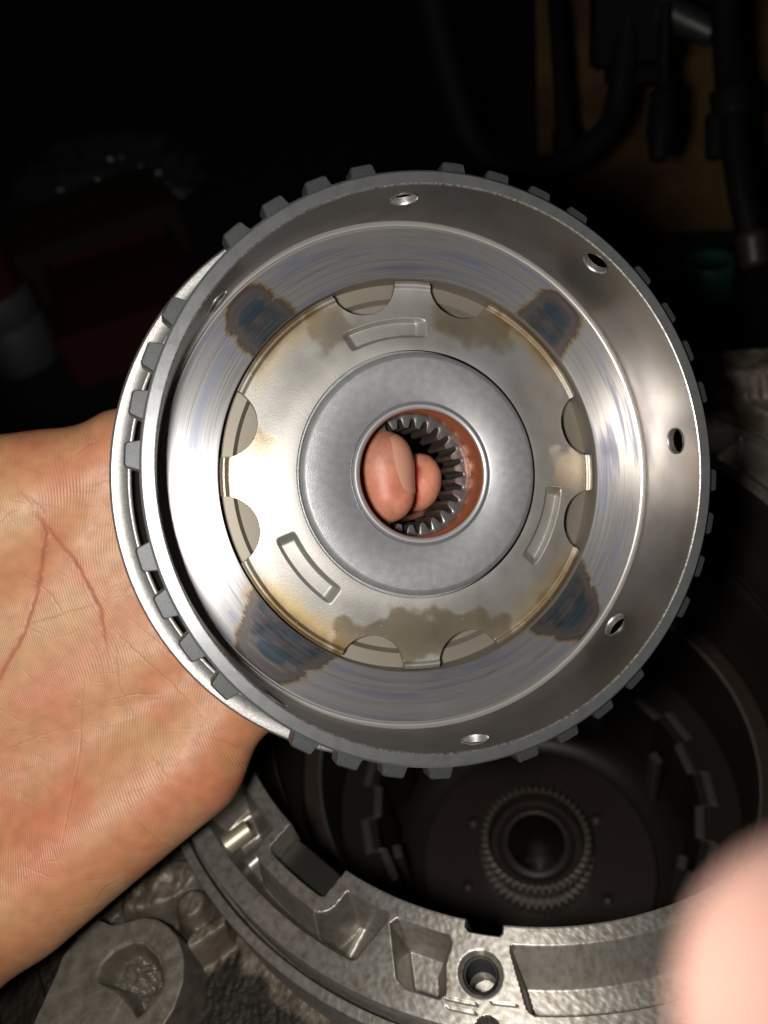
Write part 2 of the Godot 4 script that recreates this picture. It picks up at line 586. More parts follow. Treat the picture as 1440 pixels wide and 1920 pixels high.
	# flat pad with a scoop in it
	var mid := Vector2(-132, -113)
	var cast := func(v: PackedVector2Array, f: float) -> float:
		var best := 0.0
		var dir := Vector2.from_angle(f)
		for k in v.size():
			var hit = Geometry2D.segment_intersects_segment(mid, mid + dir * 90.0, v[k], v[(k + 1) % v.size()])
			if hit != null: best = maxf(best, mid.distance_to(hit))
		return best
	var N := 400
	var rs := PackedFloat32Array()
	var rl := PackedFloat32Array()
	for i in N:
		rs.append(cast.call(scoop, TAU * i / N))
		rl.append(cast.call(lug, TAU * i / N))
	for pass_ in 9:
		var a0 := rs.duplicate()
		var b0 := rl.duplicate()
		for i in N:
			rs[i] = (a0[i - 1] + a0[i] * 2.0 + a0[(i + 1) % N]) * 0.25
			rl[i] = (b0[i - 1] + b0[i] * 2.0 + b0[(i + 1) % N]) * 0.25
	s = Shape.new()
	s.sheet(N, 42, func(i: int, j: int) -> Vector3:
		var f := TAU * i / N
		var a1 := rs[i % N]
		var b1 := rl[i % N]
		var rr := 0.0
		var h := -15.0
		if j <= 24:
			rr = (a1 - 0.5) * j / 24.0
			var q := mid + Vector2.from_angle(f) * rr
			var deep := 7.0 + pit.get_noise_2d((q.x - q.y) * 0.35, (q.x + q.y) * 0.9) * 0.22 + lump.get_noise_2d(q.x * 2.0, q.y * 4.0) * 2.2 - (q.y + 113.0) * 0.22 - (q.x + 132.0) * 0.2
			h = -15.0 - maxf(1.0, deep) * smoothstep(0.0, 3.2, a1 - rr)
		elif j <= 27: 
			rr = a1 + [-0.25, 0.0, 0.35][j - 25]
			h = [-15.7, -15.25, -15.0][j - 25]
		elif j <= 36: rr = lerpf(a1 + 0.35, b1 - 0.5, (j - 27) / 9.0)
		else:
			rr = b1 + [-0.2, 0.0, 0.1, 0.5, 1.0, 1.6][j - 37]
			h = [-15.08, -15.3, -15.8, -22.0, -34.0, -52.0][j - 37]
		var q := mid + Vector2.from_angle(f) * rr
		if j > 26 and j < 38: h += lump.get_noise_2d(q.x * 3.0, q.y * 3.0) * 0.2
		return Vector3(q.x, RING_Y + h, -q.y), Vector3.UP, true)
	part("mounting_pad", s, M.pad_casting, case)
	# thread in the bolt hole
	var t := Shape.new()
	var prof2: Array = []
	for k in 30: prof2.append(Vector2(4.55 - (0.42 if k % 2 else 0.0), -1.3 - k * 0.42))
	t.lathe([PackedVector2Array(prof2)], 40)
	var th := part("thread", t, M.rim_steel, case)
	th.transform = Transform3D(Basis(Vector3.RIGHT, -PI / 2), Vector3(-24.6, RING_Y, 123.1) * MM)
	# steel pin lying across the pocket
	var pin := Shape.new()
	pin.lathe([PackedVector2Array([Vector2(0, 4.4), Vector2(2.9, 4.4)]), PackedVector2Array([Vector2(2.9, 4.4), Vector2(3.3, 4.0)]), PackedVector2Array([Vector2(3.3, 4.0), Vector2(3.3, -5.2)]), PackedVector2Array([Vector2(3.3, -5.2), Vector2(0, -5.2)])], 48, 0, TAU, true)
	var inward := (Vector3.ZERO - (polar(127, -143.3, 0) - Vector3(0, RING_Y, 0))).normalized()
	var up := Vector3.UP
	var po := part("steel_pin", pin, M.pin_steel)
	po.transform = Transform3D(Basis(up.cross(inward), up, inward), polar(127.2, -143.4, -7.5) * MM)
	tag(po, "short pale steel pin lying across the pocket of the gearbox ring face, by the hand", "pin")


func build_case_inside() -> void:
	# stepped clutch drum deep in the bore
	var o := thing("inner_drum", "dark oily stepped drum deep inside the round opening of the gearbox", "drum", Transform3D(Basis(Vector3.RIGHT, -PI / 2), Vector3(0, RING_Y, 0)))
	var s := Shape.new()
	s.lathe([PackedVector2Array([Vector2(106.5, -101.4), Vector2(99.4, -101.4)])], 200)
	part("snap_ring", s, M.oily_steel, o)
	s = Shape.new()
	s.lathe([PackedVector2Array([Vector2(99.4, -101.4), Vector2(98.7, -101.9), Vector2(98.5, -102.8)])], 200)
	part("snap_ring_edge", s, M.oily_edge, o)
	s = Shape.new()
	s.lathe([PackedVector2Array([Vector2(98.5, -102.8), Vector2(97.5, -148)]), PackedVector2Array([Vector2(97.5, -148), Vector2(88, -150)])], 200)
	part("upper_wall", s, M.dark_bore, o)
	# castellated rim: alternating radii joined by short steps
	var rim := func(a: float) -> float:
		var k := fposmod(a + 8.0, 24.0)
		var base := 84.0 if k < 12.0 else 77.5
		var flat := cos(deg_to_rad(6.0)) / cos(deg_to_rad(fposmod(k, 12.0) - 6.0))
		return base * flat
	s = Shape.new()
	var e := Shape.new()
	for pass_ in 2:
		var t: Shape = s if pass_ == 0 else e
		var rows: Array = [[0.0, -149.9], [0.0, -153.0], [0.8, -200.0]] if pass_ == 0 else [[-4.0, -149.6], [-2.4, -149.4], [-0.4, -149.5], [0.0, -150.2]]
		t.sheet(1440, rows.size() - 1, func(i: int, j: int) -> Vector3:
			var a := i * 0.25
			var rr: float = rim.call(a) - rows[j][0]
			return Vector3(cos(deg_to_rad(a)) * rr, sin(deg_to_rad(a)) * rr, rows[j][1]), Vector3.ZERO, true)
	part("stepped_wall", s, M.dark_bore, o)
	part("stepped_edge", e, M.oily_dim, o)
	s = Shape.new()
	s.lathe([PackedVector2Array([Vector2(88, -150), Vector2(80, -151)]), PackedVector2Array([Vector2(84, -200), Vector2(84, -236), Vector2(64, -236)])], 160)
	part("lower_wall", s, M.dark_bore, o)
	for a in [22.0, -22.3, -169.7, 95.0]:
		var lugs := Shape.new()
		lugs.box(Vector3(74, 0, -196), Vector3(5, 7, 46), 0.8)
		var lo := part("lug", lugs, M.oily_dim, o)
		lo.rotation.z = deg_to_rad(a)
	# carrier plate with rivets
	var c := thing("carrier_plate", "flat dark brown round plate at the bottom of the gearbox opening", "plate", Transform3D(Basis(Vector3.RIGHT, -PI / 2), Vector3(0, RING_Y, 0)))
	s = Shape.new()
	s.lathe([PackedVector2Array([Vector2(28, -227), Vector2(64.3, -227)]), PackedVector2Array([Vector2(64.3, -227), Vector2(65.2, -227.8)]), PackedVector2Array([Vector2(65.2, -227.8), Vector2(65.2, -238)])], 160)
	part("disc", s, M.oily_steel, c)
	for a in [-163.0, -34.7, 85.0, 30.0, 145.0, -99.0]:
		s = Shape.new()
		s.lathe([PackedVector2Array([Vector2(0, -226.2), Vector2(2.0, -226.3), Vector2(2.8, -227.0)]), PackedVector2Array([Vector2(3.2, -226.6), Vector2(3.7, -226.9)])], 24)
		var rv := part("rivet", s, M.oily_steel, c)
		rv.position = Vector3(cos(deg_to_rad(a)), sin(deg_to_rad(a)), 0) * 42.5 * MM
	# toothed hub standing on it
	var hub := thing("toothed_hub", "dark steel hub with fine outer teeth and a round bore deep in the gearbox", "hub", Transform3D(Basis(Vector3.RIGHT, -PI / 2), Vector3(0, RING_Y, 0)))
	for level in [[-199.0, -206.0, 0.0], [-217.0, -227.0, 1.6]]:
		s = Shape.new()
		var nt := 46
		var gear := func(i: int) -> float:
			var k := fposmod(i / 8.0, 1.0)
			return 27.3 + level[2] + 2.5 * smoothstep(0.12, 0.36, k) * (1.0 - smoothstep(0.64, 0.88, k))
		var rows: Array = [[26.2, level[0]], [-0.5, level[0] - 0.1], [-0.1, level[0] - 0.4], [0.0, level[0] - 1.0], [0.0, level[1]]]
		s.sheet(nt * 8, 4, func(i: int, j: int) -> Vector3:
			var a := TAU * i / (nt * 8)
			var rr: float = rows[j][0] if j == 0 else gear.call(i) + rows[j][0]
			return Vector3(cos(a) * rr, sin(a) * rr, rows[j][1]), Vector3.ZERO, true)
		part("tooth_ring", s, M.oily_edge, hub)
	s = Shape.new()
	s.lathe([PackedVector2Array([Vector2(27.3, -206), Vector2(26.5, -207), Vector2(26.5, -217)])], 120)
	s.lathe([PackedVector2Array([Vector2(26.2, -199), Vector2(25.6, -199.6), Vector2(24.8, -208)]), PackedVector2Array([Vector2(24.8, -208), Vector2(21.0, -208)]), PackedVector2Array([Vector2(21.0, -208), Vector2(20.2, -204.5), Vector2(18.5, -203.4), Vector2(16.4, -203.4)])], 120)
	part("collar", s, M.oily_steel, hub)
	s = Shape.new()
	s.lathe([PackedVector2Array([Vector2(16.4, -203.4), Vector2(15.9, -203.7), Vector2(15.7, -204.4)])], 120)
	part("bore_edge", s, M.oily_edge, hub)
	s = Shape.new()
	s.lathe([PackedVector2Array([Vector2(15.7, -204.4), Vector2(15.7, -262)]), PackedVector2Array([Vector2(15.7, -262), Vector2(0, -262)])], 120)
	part("bore", s, M.dark_bore, hub)


# ---------------------------------------------------------------- the held clutch drum

func hash2(x: int, y: int) -> float:
	var h := (x * 374761393 + y * 668265263) & 0x7fffffff
	h = ((h ^ (h >> 13)) * 1274126177) & 0x7fffffff
	return float(h & 0xffff) / 65535.0


func drum_floor_material() -> StandardMaterial3D:
	var W := 2048
	var H := 256
	var col := PackedByteArray()
	col.resize(W * H * 3)
	var rgh := PackedByteArray()
	rgh.resize(W * H)
	var streak := noise(61, 1.0, 3)
	var wear := noise(62, 1.0, 4)
	var jag := noise(63, 0.16, 3)
	var welds: Array = [[137.4, 7.6, 7.0, 64.6, 1.0, 1.0], [48.2, 8.0, 7.2, 64.8, 0.75, 0.6], [-40.0, 12.2, 6.6, 65.0, 0.8, 0.6], [-130.6, 14.0, 8.5, 65.4, 1.15, 0.9]]
	for i in W:
		var a := i * 360.0 / W
		var an := deg_to_rad(a)
		var ca := cos(an)
		var sa := sin(an)
		for j in H:
			var r := 52.0 + 14.4 * (j + 0.5) / H
			var st := 0.7 * streak.get_noise_3d(ca * 1.6, sa * 1.6, r * 3.4) + 0.8 * streak.get_noise_3d(ca * 0.9, sa * 0.9, r * 12.0)
			var wr := wear.get_noise_3d(ca * 1.5, sa * 1.5, r * 0.3 + 7.0) + 0.35 * st
			var c := Vector3(0.53, 0.52, 0.515) * (1.0 + 0.2 * st)
			var blue := smoothstep(0.0, 0.3, wr)
			blue = maxf(blue * (0.25 if a > 150.0 and a < 215.0 else 1.0), smoothstep(0.15, -0.1, sd_box(a - 162.0, (r - 58.6) * 4.0 + st * 4.0, 14.0, 4.6, 2.0) * 0.12 + 0.35 * wr))
			c = c.lerp(Vector3(0.235, 0.245, 0.31) * (1.0 + 0.22 * st), blue * 0.85)
			if absf(r - 60.6) < 0.07 or absf(r - 57.0) < 0.06 or absf(r - 55.1) < 0.04: c *= 0.6
			var rough := 0.34 + 0.12 * blue + 0.05 * st
			for w in welds:
				var da := fposmod(a - w[0] + 180.0, 360.0) - 180.0
				if absf(da) > 22.0: continue
				var t := clampf((r - 52.0) / 12.0, 0.0, 1.0)
				var n1 := jag.get_noise_2d(r * 1.5 + w[0], da * 0.9) + 0.05 * st
				var hw := lerpf(w[1], w[2], t) + n1 * 0.9 + st * 1.5 - 0.9 * smoothstep(57.8, 58.4, r) + 0.9 * smoothstep(58.6, 60.0, r)
				var uu: float = da * PI / 180.0 * r
				# rounded outer end
				var d := sd_box(uu, r - (46.0 + (w[3] - 46.0) * 0.5), hw, (w[3] - 46.0) * 0.5 + n1 * 0.3, 4.5)
				d *= 1.15 + 1.1 * jag.get_noise_2d(da * 0.55 + 40.0, r * 0.55) if d > 0.0 else 1.0
				if d > 2.2: continue
				var cc := c
				var k: float = w[4]
				if d > 0.95: cc = c.lerp(Vector3(0.50, 0.40, 0.22), (2.2 - d) / 1.25 * 0.75)
				elif d > 0.55: cc = c.lerp(Vector3(0.50, 0.40, 0.22), 0.75).lerp(Vector3(0.29, 0.20, 0.09), (0.95 - d) / 0.4)
				elif d > 0.2: cc = Vector3(0.29, 0.20, 0.09).lerp(Vector3(0.165, 0.125, 0.11), (0.55 - d) / 0.35)
				elif d > -0.3: cc = Vector3(0.165, 0.125, 0.11).lerp(Vector3(0.16, 0.15, 0.195), (0.2 - d) / 0.5)
				elif d > -0.9: cc = Vector3(0.16, 0.15, 0.195).lerp(Vector3(0.23, 0.20, 0.165), (-0.3 - d) / 0.6)
				elif d > -1.6: cc = Vector3(0.23, 0.20, 0.165).lerp(Vector3(0.19, 0.16, 0.155), (-0.9 - d) / 0.7)
				else:
					var outer := smoothstep(58.5, 60.5, r + n1 * 0.8)
					var tone := jag.get_noise_2d(r * 1.6 + 90.0, da * 1.1)
					var inside := (Vector3(0.125, 0.127, 0.14) + Vector3(0.035, 0.012, 0.01) * tone * 2.0) * (1.0 + 0.8 * st + 0.3 * n1)
					var fringe := Vector3(0.20, 0.185, 0.18) * (1.0 + 0.5 * st) + Vector3(0.05, 0.02, -0.03) * sin(d * 3.2)
					var into := smoothstep(-1.6, -3.2, d)
					cc = Vector3(0.19, 0.16, 0.155).lerp(inside.lerp(fringe * k, outer * w[5]), into)
					var core := Vector2(uu / 5.0, (r - 59.9) / 2.1).length()
					var b := 1.0 - smoothstep(0.75, 1.05, core + n1 * 0.12)
					cc = cc.lerp(Vector3(0.075, 0.12, 0.165) + Vector3(0.03, 0.05, 0.03) * st, b * 0.8)
				c = cc.lerp(c, smoothstep(1.6, 2.2, d))
				rough = lerpf(0.36, rough, smoothstep(0.0, 2.0, d))
			var o := (j * W + i) * 3
			var sp := 1.25 if hash2(i, j) > 0.995 else 1.0
			var q := Color(clampf(c.x * sp, 0, 1), clampf(c.y * sp, 0, 1), clampf(c.z * sp, 0, 1)).linear_to_srgb()
			col[o] = q.r8; col[o + 1] = q.g8; col[o + 2] = q.b8
			rgh[j * W + i] = int(clampf(rough, 0.1, 0.9) * 255.0)
	var m := mat("drum_floor", Color.WHITE, 1.0, 0.88)
	m.albedo_texture = ImageTexture.create_from_image(Image.create_from_data(W, H, false, Image.FORMAT_RGB8, col))
	m.roughness_texture = ImageTexture.create_from_image(Image.create_from_data(W, H, false, Image.FORMAT_L8, rgh))
	m.roughness_texture_channel = BaseMaterial3D.TEXTURE_CHANNEL_RED
	m.anisotropy_enabled = true
	m.anisotropy = -0.65
	return m


func hub_plate_material() -> StandardMaterial3D:
	var W := 1536
	var H := 384
	var col := PackedByteArray()
	col.resize(W * H * 3)
	var rgh := PackedByteArray()
	rgh.resize(W * H)
	var blast := PackedByteArray()
	blast.resize(W * H)
	var big := noise(71, 0.05, 3)
	var mid := noise(72, 0.12, 3)
	for i in W:
		var a := i * 360.0 / W
		var d180 := fposmod(a + 180.0, 360.0) - 180.0
		var an := deg_to_rad(a)
		var ca := cos(an)
		var sa := sin(an)
		for j in H:
			var r := 19.0 + 33.0 * (j + 0.5) / H
			var x := ca * r
			var y := sa * r
			var nb := big.get_noise_2d(x, y)
			var nm := mid.get_noise_2d(x, y)
			var g := hash2(i / 2, j) - 0.5
			blast[j * W + i] = int(127.0 + 120.0 * g * (1.0 if nm > -0.2 else 0.6))
			var c := Vector3(0.335, 0.322, 0.298) * (1.0 + 0.18 * nb + 0.1 * nm + 0.14 * g)
			var rough := 0.54 + 0.05 * nb
			# grey bare patch up right
			var p := Vector2(x - 22.0, y - 31.0)
			c = c.lerp(Vector3(0.33, 0.335, 0.345), 0.75 * smoothstep(0.25, -0.2, p.length() / 13.0 - 0.75 + nm * 0.5))
			# gold heat tint beside the four heat marks
			for w in [[137.0, 0.7], [48.0, 0.85], [-40.0, 0.9], [-129.0, 1.2]]:
				var da: float = absf(fposmod(d180 - w[0] + 180.0, 360.0) - 180.0)
				var k: float = smoothstep(24.0, 6.0, da + nm * 8.0) * smoothstep(42.0, 50.5, r + nm * 2.0) * w[1]
				c = c.lerp(Vector3(0.30, 0.205, 0.065), minf(k, 1.0) * 0.8)
				var k2: float = smoothstep(16.0, 8.0, da + nm * 6.0) * smoothstep(47.5, 50.5, r + nm)
				c = c.lerp(Vector3(0.12, 0.075, 0.04), minf(k2, 1.0) * 0.7)
			# tan oil films
			var oil := 0.0
			oil = maxf(oil, smoothstep(0.4, -0.25, sd_box(y + 4.0, x + 46.5, 16.5, 6.5 + nb * 6.0, 3.0) / 4.0 + nm * 0.6))
			oil = maxf(oil, smoothstep(0.4, -0.25, sd_box(x - 2.0, y + 44.5, 25.0, 6.8 + nb * 6.0, 3.0) / 4.0 + nm * 0.5))
			oil = maxf(oil, smoothstep(0.5, -0.4, sd_box(x - 16.0, y - 40.5, 11.0, 4.6 + nb * 5.0, 3.0) / 4.0 + nm * 0.5))
			oil = maxf(oil, smoothstep(0.5, -0.4, (Vector2(x + 24.0, y - 38.0).length() - 6.0) / 4.0 + nm) * 0.7)
			oil = maxf(oil, smoothstep(0.5, -0.4, sd_box(x - 45.0, y - 1.0, 6.0, 6.0, 3.0) / 4.0 + nm) * 0.8)
			c = c.lerp(c * Vector3(1.02, 0.89, 0.70), oil)
			rough = lerpf(rough, 0.3, oil * 0.85)
			var o := (j * W + i) * 3
			var q := Color(clampf(c.x, 0, 1), clampf(c.y, 0, 1), clampf(c.z, 0, 1)).linear_to_srgb()
			col[o] = q.r8; col[o + 1] = q.g8; col[o + 2] = q.b8
			rgh[j * W + i] = int(clampf(rough, 0.1, 0.9) * 255.0)
	var m := mat("hub_plate", Color.WHITE, 1.0, 0.75)
	m.albedo_texture = ImageTexture.create_from_image(Image.create_from_data(W, H, false, Image.FORMAT_RGB8, col))
	m.roughness_texture = ImageTexture.create_from_image(Image.create_from_data(W, H, false, Image.FORMAT_L8, rgh))
	m.roughness_texture_channel = BaseMaterial3D.TEXTURE_CHANNEL_RED
	m.heightmap_enabled = true
	m.heightmap_texture = ImageTexture.create_from_image(Image.create_from_data(W, H, false, Image.FORMAT_L8, blast))
	m.heightmap_scale = 0.004
	return m


# cylinder of radius r from z0 to z1 with eight round holes at height hz; the cells round a hole are fitted to it
const HOLE_Z: Array[float] = [-9.0, -18.3, -9.75, -5.2, -7.6, -18.3, -9.75, -5.2]


func holed_wall(s: Shape, r: float, z0: float, z1: float, hr: float, flip: bool, flare := 0.0) -> void:
	var half := 4.6 / 66.5
	for k in 8:
		var hz := HOLE_Z[k]
		var mid := deg_to_rad(97.6 + 45.0 * k)
		var on := func(u: float, z: float) -> Vector3:
			var w := r + flare * (z1 - z) / (z1 - z0)
			return Vector3(cos(mid + u) * w, sin(mid + u) * w, z)
		var sg := -1.0 if flip else 1.0
		var nm := func(u: float) -> Vector3: return Vector3(cos(mid + u), sin(mid + u), 0) * sg
		# patch round the hole
		var base := s.p.size()
		var n := 48
		var zb := 4.6
		for i in n + 1:
			var t := TAU * i / n
			var cx := cos(t)
			var cy := sin(t)
			var e := 1.0 / maxf(absf(cx), absf(cy))
			for q in 3:
				var f := q / 2.0
				var px := lerpf(cx * hr, cx * e * zb, f)
				var pz := lerpf(cy * hr, cy * e * zb, f)
				var u := px / 66.5
				s.vert(on.call(u, hz + pz), nm.call(u), Vector2((mid + u) / TAU, pz * 0.1))
		for i in n:
			for q in 2:
				var a := base + i * 3 + q
				s.tri(a, a + 1, a + 4)
				s.tri(a, a + 4, a + 3)
		# above and below the patch, and the plain span to the next hole
		for strip in [[-half, half, z0, hz - zb, 12], [-half, half, hz + zb, z1, 12], [half, deg_to_rad(45.0) - half, z0, z1, 40]]:
			base = s.p.size()
			var m: int = strip[4]
			for i in m + 1:
				var u: float = lerpf(strip[0], strip[1], float(i) / m)
				s.vert(on.call(u, strip[2]), nm.call(u), Vector2((mid + u) / TAU, 0))
				s.vert(on.call(u, strip[3]), nm.call(u), Vector2((mid + u) / TAU, 1))
			for i in m:
				var a := base + i * 2
				s.tri(a, a + 1, a + 3)
				s.tri(a, a + 3, a + 2)


func build_drum() -> void:
	var b := Basis(Vector3(0.93053, -0.32518, -0.16846), Vector3(0.11223, 0.69105, -0.71404), Vector3(0.34861, 0.64553, 0.67954)).orthonormalized()
	var drum := thing("clutch_drum", "round steel clutch drum with toothed rim and four heat marks, held in the hand", "clutch drum", Transform3D(b, Vector3(-15.92, RING_Y + 122.75, 50.68)))
	# outer wall and rim
	var s := Shape.new()
	holed_wall(s, 66.5, -25.6, -0.4, 3.3, true, 0.5)
	var wall := part("inner_wall", s, M.wall_steel, drum)
	s = Shape.new()
	s.lathe([PackedVector2Array([Vector2(65.3, -26.4), Vector2(65.6, -26.35), Vector2(66.0, -26.8), Vector2(66.1, -28.0)])], 300)
	s.lathe([PackedVector2Array([Vector2(66.1, -28.0), Vector2(67.3, -28.0), Vector2(67.4, -26.0), Vector2(67.0, -25.6)])], 300)
	part("undercut", s, M.bright_edge, wall)
	s = Shape.new()
	s.lathe([PackedVector2Array([Vector2(66.5, -0.4), Vector2(66.75, -0.05), Vector2(66.9, 0.0)])], 300)
	part("rim_edge", s, M.worn_edge, wall)
	for k in 8:
		var t := Shape.new()
		t.lathe([PackedVector2Array([Vector2(3.5, 66.3), Vector2(3.3, 66.7)]), PackedVector2Array([Vector2(3.3, 66.7), Vector2(3.25, 68.1)])], 40)
		var ho := part("oil_hole", t, M.plate_steel, drum)
		var a := deg_to_rad(97.6 + 45.0 * k)
		var out := Vector3(cos(a), sin(a), 0)
		ho.transform = Transform3D(Basis(Vector3(0, 0, 1).cross(out), Vector3(0, 0, 1), out), Vector3(0, 0, HOLE_Z[k]) * MM)
	s = Shape.new()
	s.lathe([PackedVector2Array([Vector2(66.9, 0), Vector2(69.4, 0)]), PackedVector2Array([Vector2(69.4, 0), Vector2(70, -0.6)])], 300)
	part("rim_face", s, M.rim_steel, drum)
	s = Shape.new()
	holed_wall(s, 68.1, -50.0, -0.3, 3.25, false)
	s.lathe([PackedVector2Array([Vector2(70, -0.6), Vector2(70, -1.7)]), PackedVector2Array([Vector2(70, -1.7), Vector2(68.1, -1.7)])], 300)
	part("outer_wall", s, M.oily_steel, drum)
	# teeth: 40 places, every fifth (over an oil hole) left out
	s = Shape.new()
	var w0 := 3.7
	var w1 := 2.45
	var top := 73.3
	var z0 := -2.4
	var z1 := -7.5
	var c := Vector3(0, 71, -20)
	var prof: Array = [Vector2(-w0, 68.6), Vector2(-w1 - 0.25, top - 0.35), Vector2(-w1 + 0.25, top), Vector2(w1 - 0.25, top), Vector2(w1 + 0.25, top - 0.35), Vector2(w0, 68.6)]
	var front: Array = []
	for k in prof.size():
		var p: Vector2 = prof[k]
		var i0 := Vector2(p.x * 0.93, 68.6 + (p.y - 68.6) * 0.92)
		front.append(Vector3(i0.x, i0.y, z0))
	s.fan(front, c)
	for k in prof.size() - 1:
		var p: Vector2 = prof[k]
		var q: Vector2 = prof[k + 1]
		s.fan([front[k], front[k + 1], Vector3(q.x, q.y, z0 - 0.5), Vector3(p.x, p.y, z0 - 0.5)], c)
		s.fan([Vector3(p.x, p.y, z0 - 0.5), Vector3(q.x, q.y, z0 - 0.5), Vector3(q.x, q.y, z1), Vector3(p.x, p.y, z1)], c)
	var tm := s.mesh()
	for k in 40:
		if k % 5 == 0: continue
		var o := part("rim_tooth", tm, M.tooth_steel, drum)
		o.rotation.z = deg_to_rad(97.6 + 9.0 * k - 90.0 + rng.randf_range(-0.15, 0.15))
	# flange at the back
	s = Shape.new()
	s.lathe([PackedVector2Array([Vector2(73.9, -46.0), Vector2(73.9, -43.7)]), PackedVector2Array([Vector2(73.9, -43.9), Vector2(74.1, -43.6), Vector2(74.7, -43.6)]), PackedVector2Array([Vector2(74.7, -43.6), Vector2(74.8, -43.4), Vector2(78.9, -43.4)]), PackedVector2Array([Vector2(78.9, -43.4), Vector2(79.5, -44.0)])], 300)
	part("back_flange", s, M.plate_steel, drum)
	s = Shape.new()
	s.lathe([PackedVector2Array([Vector2(79.5, -44.0), Vector2(79.5, -46.2)]), PackedVector2Array([Vector2(79.5, -46.2), Vector2(73.9, -46.2)]), PackedVector2Array([Vector2(73.9, -46.2), Vector2(73.9, -52), Vector2(68.1, -52)]), PackedVector2Array([Vector2(68.1, -52), Vector2(68.1, -46.3), Vector2(22, -46.3)]), PackedVector2Array([Vector2(22, -46.3), Vector2(22, -30)])], 200)
	part("back_face", s, M.dark_bore, drum)
	# machined floor with the four heat marks
	s = Shape.new()
	s.lathe([PackedVector2Array([Vector2(52.35, -26.5), Vector2(52.9, -26.4), Vector2(65.3, -26.4)])], 360, 0, TAU, false, Vector2(52.0, 66.4))
	part("floor_ring", s, drum_floor_material(), drum)
	s = Shape.new()
	s.lathe([PackedVector2Array([Vector2(52.35, -26.5), Vector2(52.2, -26.8), Vector2(52.2, -33.5)]), PackedVector2Array([Vector2(53, -33.4), Vector2(48.4, -33.4)]), PackedVector2Array([Vector2(48.4, -33.4), Vector2(47.3, -35.0)]), PackedVector2Array([Vector2(47.3, -35.0), Vector2(41, -35.4)])], 300)
	part("backing_ring", s, M.back_steel, drum)
	# stamped hub plate with eight scallops and three sunk arcs
	var bites: Array = []
	for k in 4:
		bites.append(deg_to_rad(90.0 * k + 1.5 + 15.2))
		bites.append(deg_to_rad(90.0 * k + 1.5 - 15.2))
	var ang: Array = []
	for k in 1080: ang.append(TAU * k / 1080.0)
	var bc := 52.8
	var br := 9.0
	var open := acos((bc * bc + 51.7 * 51.7 - br * br) / (2 * bc * 51.7))
	for t in bites:
		for sg in [-1.0, 1.0]:
			for k in 64:
				var psi := acos(-(bc * bc + br * br - 51.7 * 51.7) / (2 * bc * br) * -1.0) * k / 63.0
				ang.append(fposmod(t + sg * minf(atan2(br * sin(psi), bc - br * cos(psi)), open), TAU))
			ang.append(fposmod(t + sg * (open + 0.0003), TAU))
	ang.sort()
	ang.append(ang[0] + TAU)
	var outer := func(a: float) -> float:
		var r := 51.7
		for t in bites:
			var d: float = absf(fposmod(a - t + PI, TAU) - PI)
			if d < open:
				var sd := bc * sin(d)
				r = minf(r, bc * cos(d) - sqrt(maxf(br * br - sd * sd, 0.0)))
		return r
	var rp := PackedFloat32Array()
	for a in ang: rp.append(outer.call(a))
	var tabs: Array = [[103.5, 16.6], [-20.5, 16.4], [-140.3, 15.6]]
	var dish := func(r: float, a: float) -> float:
		var z := -27.9 + 2.7 * smoothstep(49.0, 33.0, r)
		if r > 49.6: z += 0.65 * smoothstep(49.6, 50.5, r) - 0.5 * smoothstep(50.9, 51.7, r)
		for t in tabs:
			var da: float = fposmod(a - deg_to_rad(t[0]) + PI, TAU) - PI
			var d := sd_box(da * r, r - 38.9, deg_to_rad(t[1]) * r, 2.35, 0.7)
			if d < 0.7: z -= 2.3 * smoothstep(0.3, -0.6, d) * smoothstep(-0.3, 2.6, deg_to_rad(t[1]) * r - absf(da * r))
		return z
	s = Shape.new()
	var rows := 84
	s.sheet(ang.size() - 1, rows, func(i: int, j: int) -> Vector3:
		var a: float = ang[i]
		var r := 32.75 + (rp[i] - 32.75) * j / rows
		return Vector3(cos(a) * r, sin(a) * r, dish.call(r, a)), Vector3.BACK, true, func(i: int, j: int) -> Vector2:
			return Vector2(ang[i] / TAU, (32.75 + (rp[i] - 32.75) * j / rows - 19.0) / 33.0))
	var hp := part("hub_plate", s, hub_plate_material(), drum)
	s = Shape.new()
	s.sheet(ang.size() - 1, 3, func(i: int, j: int) -> Vector3:
		var a: float = ang[i]
		var r := rp[i] + (0.0 if j < 2 else -0.12)
		var z: float = dish.call(rp[i], a) - [0.0, 0.25, 0.25, 2.4][j]
		if j == 1: r = rp[i] + 0.1
		return Vector3(cos(a) * r, sin(a) * r, z), Vector3.ZERO, true)
	part("plate_edge", s, M.back_steel, hp)
	# beads of oil left along the scallops
	s = Shape.new()
	for k in 70:
		var a := deg_to_rad(rng.randf_range(146, 214) if k < 48 else (rng.randf_range(-132, -60) if k < 62 else rng.randf_range(-46, -34)))
		var lim: float = outer.call(a)
		var r := lim - 0.35 - absf(rng.randfn(0.0, 1.3))
		var big := rng.randf_range(0.1, 0.26)
		var c0 := Vector3(cos(a) * r, sin(a) * r, dish.call(r, a))
		s.sheet(10, 4, func(i: int, j: int) -> Vector3:
			var f := TAU * i / 10.0
			var e := PI * 0.5 * j / 4.0
			return c0 + Vector3(cos(f) * cos(e), sin(f) * cos(e), 0.75 * sin(e)) * big, Vector3.BACK, true)
	var om := mat("oil", Color(0.9, 0.8, 0.6, 0.15), 0.05)
	om.transparency = BaseMaterial3D.TRANSPARENCY_ALPHA
	part("oil_beads", s, om, hp).set_meta("kind", "stuff")
	# centre disc, bore lip, bushing and splined sleeve
	s = Shape.new()
